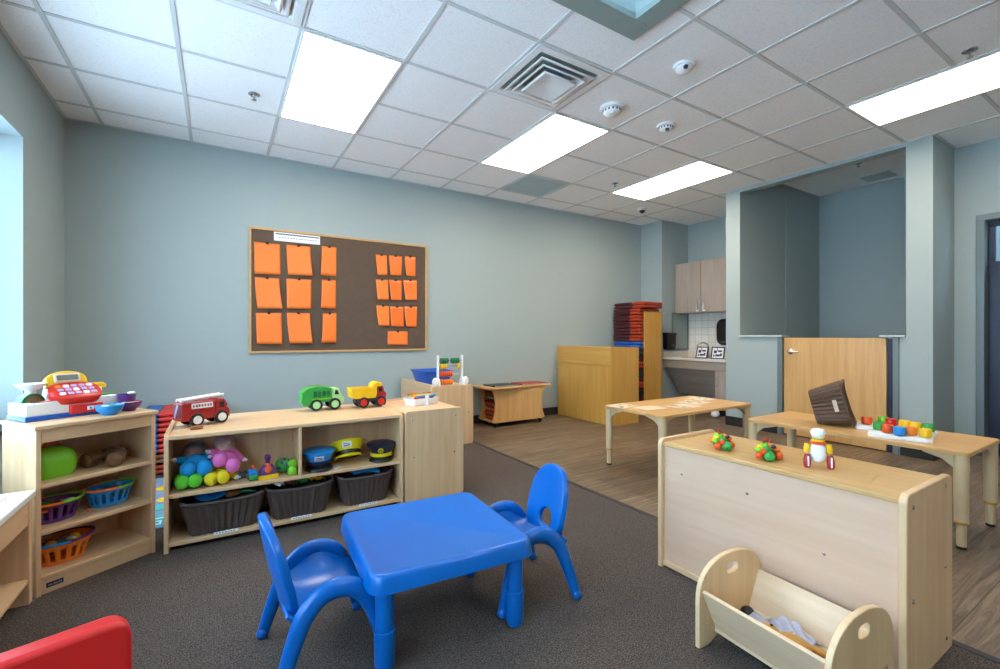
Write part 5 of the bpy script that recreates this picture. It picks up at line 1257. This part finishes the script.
# scale on the left
g = G(); g.prism([(-0.205, 0.078)]+[(-0.155+0.046*math.cos(PI-PI*k/12), 0.080+0.042*math.sin(PI*k/12)) for k in range(13)]+[(-0.105, 0.078)], -0.02, 0.05, 'xz'); sc = g.build('scale_dial', 'dark_green', t_, bevel=0.004)
g = G(); g.prism([(-0.155+0.030*math.cos(PI-PI*k/12), 0.083+0.028*math.sin(PI*k/12)) for k in range(13)], -0.0225, -0.019, 'xz'); g.build('dial_face', 'brown_wood', sc)
g = G(); g.lathe([(0.022, 0.118), (0.02, 0.135), (0.034, 0.142), (0.060, 0.165), (0.062, 0.168), (0.055, 0.166), (0.03, 0.148), (0.001, 0.146)], 28, (-0.155, 0.015, 0)); g.build('scale_bowl', 'white_plastic', t_, ang=60)
g = G(); g.box(-0.175, -0.115, -0.075, -0.035, 0.080, 0.084); g.build('card_slot', 'navy', t_)
g = G(); g.box(-0.15, -0.09, -0.086, -0.065, 0.080, 0.0865); g.build('orange_button', 'deep_orange', t_, bevel=0.002)
# scanner side on the right
g = G(); g.box(0.100, 0.165, -0.06, 0.06, 0.082, 0.0915); g.build('green_belt', 'green', t_)
g = G(); g.box(0.110, 0.140, -0.01, 0.05, 0.088, 0.13); g.build('scanner_stand', 'cream_wood', t_, bevel=0.008)
g = G(); g.loft([[Vector((0.125+x, y, z)) for x, y, z in ((0, 0, 0), (0, 0, 0), (0, 0, 0))] for _ in ()] or [rr(0.075, 0.045, 0.02, 0.122, 6, 0.128, 0.02), rr(0.08, 0.05, 0.022, 0.135, 6, 0.128, 0.02), rr(0.06, 0.035, 0.016, 0.150, 6, 0.124, 0.02)]); g.build('scanner', 'yellow', t_, ang=50)
def bowl(lx, ly, z, r, h, mat, label, rot=None, nm='toy_bowl', cat='bowl'):
    t_ = LT(nm, label, cat, lx, ly, z, 0, 'toy bowls on the bookcase', rot)
    g = G(); g.lathe([(r*0.45, 0), (r*0.5, 0.004), (r*0.85, h*0.45), (r, h*0.96), (r*0.985, h), (r*0.93, h*0.96), (r*0.78, h*0.45), (r*0.42, 0.008), (0.001, 0.007)], 36); g.build('shell', mat, t_, ang=50)
    return t_
bowl(0.278, 0.055, LHt, 0.055, 0.047, 'sky_blue', 'blue toy bowl at the front edge of the bookcase top')
bowl(0.383, 0.115, LHt, 0.056, 0.046, 'purple', 'purple toy bowl behind the blue bowl on the bookcase')
t_ = LT('toy_cup', 'small purple toy cup with white lid inside the purple bowl', 'cup', 0.383, 0.130, LHt+0.010, 0)
g = G(); g.lathe([(0.026, 0), (0.030, 0.004), (0.036, 0.062), (0.038, 0.072), (0.034, 0.072), (0.027, 0.010), (0.001, 0.009)], 28); g.build('cup', 'purple', t_, ang=50)
g = G(); g.ell((0.02, 0.0, 0.075), (0.018, 0.014, 0.008)); g.build('white_piece', 'white_plastic', t_)
for k, (x, y, c) in enumerate(((0.358, 0.100, 'paper_cream'), (0.378, 0.085, 'paper_cream'), (0.403, 0.095, 'orange'))):
    t_ = LT('toy_food', ['pale toy slice at the left of the purple bowl', 'pale toy slice at the front of the purple bowl', 'orange toy slice at the right of the purple bowl'][k], 'toy food', x, y, LHt+0.036, k, 'toy food in the purple bowl')
    g = G(); g.lathe([(0.013, 0), (0.016, 0.003), (0.014, 0.008), (0.004, 0.010)], 16); g.build('slice', c, t_)
for k, (x, y, c) in enumerate(((0.266, 0.07, 'white_plastic'), (0.290, 0.06, 'green'))):
    t_ = LT('toy_food', ['white toy piece inside the blue bowl', 'green toy piece inside the blue bowl'][k], 'toy food', x, y, LHt+0.022, k, 'toy food in the blue bowl')
    g = G(); g.ell((0, 0, 0.012), (0.020, 0.015, 0.012)); g.build('piece', c, t_)

# ------------------------------------------------------------------ bookcase shelves
# green bag
z3, z2, z1 = LZ[2], LZ[1], LZ[0]
t_ = LT('green_bag', 'bright green rounded toy bag on the top shelf of the bookcase', 'bag', 0.095, 0.12, z3, 0.15)
g = G(); g.loft([rr(0.13, 0.08, 0.03, 0, 6), rr(0.155, 0.10, 0.04, 0.02, 6), rr(0.165, 0.11, 0.045, 0.07, 6), rr(0.145, 0.095, 0.04, 0.105, 6, -0.004), rr(0.10, 0.06, 0.028, 0.128, 6, -0.008), rr(0.06, 0.03, 0.014, 0.133, 6, -0.008)]); g.build('body', 'lime', t_, ang=60)

g = G(); g.tube([(-0.04, 0, 0.125), (-0.02, 0, 0.150), (0.015, 0, 0.152), (0.03, 0, 0.128)], 0.007, 8); g.build('handle', 'deep_orange', t_)
# turned wooden pieces
def spindle(lx, ly, z, rz, label, s=1.0):
    t_ = LT('wooden_spindle', label, 'wooden toy', lx, ly, z, rz, 'turned wooden pieces'); 
    g = G(); g.lathe([(0.020, -0.075), (0.034, -0.073), (0.036, -0.035), (0.022, -0.028), (0.018, 0.0), (0.022, 0.028), (0.036, 0.035), (0.034, 0.073), (0.020, 0.075)], 28, (0, 0, 0.036), (0, PI/2, 0)); g.build('turned_body', 'dark_log', t_, ang=40)
    for s_ in (-1, 1): g = G(); g.lathe([(0.028, 0.0), (0.024, 0.002), (0.001, 0.002)], 24, (s_*0.0745, 0, 0.036), (0, s_*PI/2, 0), cap0=False); g.build('cut_end', 'brown_wood', t_)
spindle(0.290, 0.16, z3, 0.35, 'brown turned wooden piece at the back of the top bookcase shelf')
spindle(0.330, 0.10, z3, 1.0, 'brown turned wooden piece with its round end toward us')
# slotted oval toy baskets
def slot_basket(lx, ly, z, rz, body, rim1, rim2, label, W=0.19, D=0.14, Hh=0.09):
    t_ = LT('slotted_basket', label, 'basket', lx, ly, z, rz)
    n = 64
    def ring(f, zz): return [Vector((W/2*f*math.cos(2*PI*k/n), D/2*f*math.sin(2*PI*k/n), zz)) for k in range(n)]
    rs = [ring(0.70, 0.0), ring(0.74, 0.003), ring(0.78, 0.018), ring(0.86, 0.045), ring(0.94, 0.068), ring(1.0, Hh-0.012), ring(1.0, Hh-0.004)]
    g = G(); g.loft(rs, True, False, skip=lambda a, i: a in (2, 3) and i % 4 in (1, 2)); g.build('tub', body, t_, solid=0.003, ang=60)
    def rimpart(a0, a1, mat):
        pts = []
        for k in range(25):
            a = a0+(a1-a0)*k/24; lift = 0.004*abs(math.cos(a))**6; pts.append((W/2*1.07*math.cos(a), D/2*1.08*math.sin(a), Hh-0.004+lift))
        g = G(); g.tube(pts, 0.006, 10, ex=1.0, side=(0, 0, 1)); g.build('rim', mat, t_)
    rimpart(PI*0.5, PI*1.5, rim1); rimpart(-PI*0.5, PI*0.5, rim2)
    return t_
slot_basket(0.105, 0.13, z2, 0.0, 'purple', 'orange', 'lime', 'purple slotted toy basket with orange and green rim, middle shelf')
slot_basket(0.315, 0.14, z2, 0.0, 'sky_blue', 'orange', 'lime', 'bright blue slotted toy basket with orange and green rim, middle shelf')
slot_basket(0.13, 0.13, z1, 0.0, 'orange', 'sky_blue', 'purple', 'orange slotted toy basket with blue and purple rim, bottom shelf', 0.215, 0.16, 0.10)
def food(lx, ly, z, shape, mat, label, rz=0.0, grp='play food in the slotted baskets'):
    t_ = LT('toy_food', label, 'toy food', lx, ly, z, rz, grp)
    g = G()
    if shape == 'ball': g.ell((0, 0, 0.022), 0.022)
    elif shape == 'long': g.tube([(-0.05, 0, 0.012), (-0.02, 0.008, 0.018), (0.02, 0.008, 0.018), (0.05, 0, 0.012)], [0.008, 0.014, 0.014, 0.007], 12)
    elif shape == 'disc': g.lathe([(0.026, 0), (0.030, 0.005), (0.026, 0.010), (0.001, 0.011)], 22)
    elif shape == 'spoon': g.tube([(-0.055, 0, 0.012), (0.0, 0, 0.016)], 0.004, 8); g.ell((0.022, 0, 0.016), (0.030, 0.020, 0.008))
    g.build('piece', mat, t_)
    return t_
F_ = [(0.075, 0.12, 0.050, 'ball', 'dark_green', 'dark green toy vegetable at the left of the purple basket'), (0.13, 0.105, 0.070, 'spoon', 'white_plastic', 'white toy spoon on top in the purple basket'),
      (0.10, 0.15, 0.062, 'long', 'brown_wood', 'brown toy bread at the back of the purple basket'), (0.125, 0.15, 0.040, 'ball', 'black', 'black toy piece deep in the purple basket'), (0.07, 0.15, 0.068, 'long', 'green', 'green toy bean at the back left of the purple basket'), (0.06, 0.10, 0.066, 'disc', 'deep_orange', 'orange toy slice at the front left of the purple basket')]
for k, (x, y, dz, sh, m, l) in enumerate(F_): food(x, y, z2+dz-0.012, sh, m, l, 0.5*k)
t_ = food(0.215, 0.10, z2, 'ball', 'deep_orange', 'small reddish toy berry on the shelf between the two slotted baskets'); t_.scale = (0.35, 0.35, 0.35)
F_ = [(0.09, 0.12, 0.068, 'ball', 'tan_plush', 'tan round toy bun at the left of the orange basket'), (0.135, 0.14, 0.075, 'disc', 'brown_wood', 'brown toy cookie in the centre of the orange basket'), (0.165, 0.12, 0.078, 'spoon', 'white_plastic', 'white toy egg half lying in the orange basket'),
      (0.18, 0.14, 0.066, 'ball', 'yellow', 'yellow toy fruit at the right of the orange basket'), (0.11, 0.16, 0.072, 'long', 'hat_grey', 'grey toy fish at the back of the orange basket'), (0.12, 0.10, 0.070, 'disc', 'honey_x', 'pale brown toy pancake at the front of the orange basket'), (0.155, 0.155, 0.070, 'ball', 'brown_wood', 'brown toy nut at the back of the orange basket')]
for k, (x, y, dz, sh, m, l) in enumerate(F_): food(x, y, z1+dz-0.012, sh, m, l, 0.7*k)
# basket on the lower shelf of the tray table
wicker_basket((-0.86, 2.35, 0.109), 0.05, 'dark wicker basket on the lower shelf of the white-topped table, left edge', 'wicker baskets elsewhere', W=0.26, D=0.28, Hh=0.15)

# ================================================================== KITCHEN-SIDE TABLE ITEMS
TT = 0.501
# tipped basket standing on its side edge
t_ = wicker_basket((3.44, 1.50, TT+0.107), 0, 'brown wicker basket tipped on its side on the long table', None, f0=0.76, W=0.275, D=0.24, Hh=0.20, mat='wicker_brown')
t_.rotation_euler = (0, 0, 0)
T_BASKET = t_
g = G(); g.box(-0.04, 0.035, 0.118, 0.1225, 0.120, 0.142, rot=(-0.13, 0, 0)); g.build('label_tag', 'paper_cream', t_)
# peg board trays with chunky knobs
def pegboard(x, y, rz, pegs, label, bw=0.3, bd=0.16):
    t_ = thing('peg_board', label, 'toy board', (x, y, TT), rz, 'white peg boards')
    g = G(); g.loft([rr(bw, bd, 0.03, 0, 5), rr(bw, bd, 0.03, 0.018, 5), rr(bw-0.02, bd-0.02, 0.025, 0.022, 5)]); g.build('board', 'white_plastic', t_)
    for (px, py, col, lab_) in pegs:
        cx, cy = x+px*math.cos(rz)-py*math.sin(rz), y+px*math.sin(rz)+py*math.cos(rz)
        p_ = thing('knob_peg', lab_, 'toy peg', (cx, cy, TT+0.0225), 0, 'chunky colored pegs')
        g = G(); g.lathe([(0.012, 0), (0.012, 0.004), (0.027, 0.005), (0.028, 0.010), (0.028, 0.042), (0.025, 0.048), (0.001, 0.049)], 26); g.build('knob', col, p_, ang=50)
def abspegs(x, y, rz, L_):
    out = []
    for px, py, c, l in L_:
        dx, dy = px-x, py-y; out.append((dx*math.cos(rz)+dy*math.sin(rz), -dx*math.sin(rz)+dy*math.cos(rz), c, l))
    return out
A1 = (3.53, 1.20, math.radians(105)); A2 = (3.335, 1.005, math.radians(103)); A3 = (3.56, 1.03, math.radians(103))
pegboard(*A1, abspegs(*A1, [(3.508, 1.222, 'deep_orange', 'dark orange peg standing apart, nearest the tipped basket'), (3.61, 1.170, 'lime', 'lime green peg right behind the green one')]), 'white peg board nearest the tipped basket', 0.16, 0.20)
pegboard(*A2, abspegs(*A2, [(3.365, 1.112, 'green', 'green peg at the left end of the front row'), (3.305, 1.050, 'deep_orange', 'orange peg between the green and blue pegs'), (3.280, 0.990, 'sky_blue', 'blue peg in the front row'), (3.330, 0.955, 'orange', 'orange peg between the blue and yellow ones'), (3.342, 0.895, 'yellow', 'yellow peg at the right end of the front row')]), 'white peg board under the front row of pegs', 0.28, 0.15)
pegboard(*A3, abspegs(*A3, [(3.56, 1.115, 'red', 'red peg behind the blue one'), (3.56, 1.050, 'yellow', 'left yellow peg in the back row'), (3.53, 0.99, 'yellow', 'right yellow peg in the back row, next to the dark green one'), (3.54, 0.935, 'green', 'dark green peg at the right end of the back row')]), 'white peg board at the back, mostly hidden by pegs', 0.25, 0.14)
# ================================================================== DIVIDER TOP ITEMS
DZ = 0.5905
def bead_toy(x, y, rz, label):
    t_ = thing('bead_cluster', label, 'wooden toy', (x, y, DZ), rz, 'wooden bead clusters'); t_.scale = (0.95, 0.95, 0.92)
    random.seed(int(y*1000))
    spec = [(0.0, 0.0, 0.034, 0.022, 'dark_green'), (-0.034, 0.028, 0.040, 0.014, 'lime'), (0.030, -0.024, 0.024, 0.015, 'orange'), (-0.050, 0.0, 0.040, 0.013, 'deep_orange'), (0.052, 0.012, 0.034, 0.013, 'yellow'), (0.0, 0.044, 0.034, 0.015, 'orange'), (-0.012, 0.010, 0.062, 0.013, 'lime'), (-0.040, -0.020, 0.022, 0.022, 'green'), (0.012, -0.034, 0.018, 0.017, 'deep_orange'), (-0.048, 0.018, 0.020, 0.016, 'deep_orange'), (0.042, -0.010, 0.018, 0.016, 'yellow'), (-0.006, 0.024, 0.018, 0.018, 'dark_green'), (0.034, 0.028, 0.018, 0.016, 'yellow'),
            (-0.026, -0.002, 0.046, 0.016, 'green'), (0.008, -0.008, 0.052, 0.018, 'orange'), (0.036, 0.006, 0.044, 0.015, 'yellow'), (-0.018, 0.026, 0.050, 0.014, 'yellow'), (0.016, 0.026, 0.054, 0.015, 'lime'), (-0.004, -0.020, 0.058, 0.010, 'navy'), (0.022, -0.026, 0.044, 0.012, 'orange')]
    for k, (a, b, c, r, m) in enumerate(spec):
        g = G(); g.ell((a, b, c), (r, r, r*0.96), (0.4*k, 0.3*k, 0)); g.build('bead', m, t_)
    g = G()
    for q in range(len(spec)-1): g.tube([spec[q][:3], spec[q+1][:3]], 0.0025, 6)
    g.build('elastic_cord', 'dark_grey', t_)
    for (a, b, c) in ((-0.022, 0.012, 0.078), (0.020, 0.016, 0.080), (0.046, 0.010, 0.066)):
        g = G(); g.ell((a, b, c), 0.008, None, 10, 8); g.tube([(a, b, c), (a*0.7, b*0.6, c-0.03)], 0.003, 6); g.build('small_red_bead', 'truck_red', t_)
bead_toy(1.895, 1.185, 0.5, 'cluster of colored wooden beads farther from us on the divider')
bead_toy(1.890, 0.985, 0.1, 'cluster of colored wooden beads beside the wooden doll on the divider')
t_ = thing('wooden_doll', 'small white wooden doll with red legs and yellow arms on the divider', 'wooden toy', (1.93, 0.825, DZ), math.radians(-52))
g = G(); g.lathe([(0.014, 0.020), (0.024, 0.028), (0.027, 0.050), (0.026, 0.075), (0.020, 0.088), (0.012, 0.092)], 24); g.build('torso', 'white_plastic', t_, ang=60)
g = G(); g.lathe([(0.020, 0.088), (0.026, 0.091), (0.026, 0.097), (0.018, 0.102)], 24); g.build('collar', 'deep_orange', t_)
g = G(); g.lathe([(0.022, 0.100), (0.023, 0.103), (0.020, 0.106)], 24); g.build('scarf_ring', 'yellow', t_)
g = G(); g.ell((0, 0, 0.124), (0.023, 0.023, 0.021)); hd = g.build('head', 'cream_wood', t_)
g = G(); g.lathe([(0.0245, 0), (0.0245, 0.006), (0.018, 0.016), (0.001, 0.020)], 24, (0, 0, 0.128)); g.build('hat', 'white_plastic', hd, ang=60)
for s_ in (-1, 1):
    g = G(); g.tube([(0.034*s_, 0, 0.088), (0.036*s_, -0.002, 0.070), (0.037*s_, -0.003, 0.055)], [0.010, 0.011, 0.009], 12); g.build('arm', 'yellow', t_)
    g = G(); g.tube([(0.036*s_, -0.01, 0.050), (0.037*s_, -0.012, 0.030), (0.038*s_, -0.014, 0.012), (0.038*s_, -0.014, 0.001)], [0.009, 0.013, 0.013, 0.010], 14); lg = g.build('leg', 'truck_red', t_)
    g = G(); g.box(0.037*s_-0.0025, 0.037*s_+0.0025, -0.0275, -0.024, 0.008, 0.045); g.build('white_stripe', 'white_plastic', lg)
Zb = Vector((0.33, -0.92, 0.24)).normalized(); Xb = (Vector((0, 0, 1))-Zb*Zb.z).normalized(); Yb = Zb.cross(Xb)
T_BASKET.rotation_euler = Matrix((Xb, Yb, Zb)).transposed().to_euler()
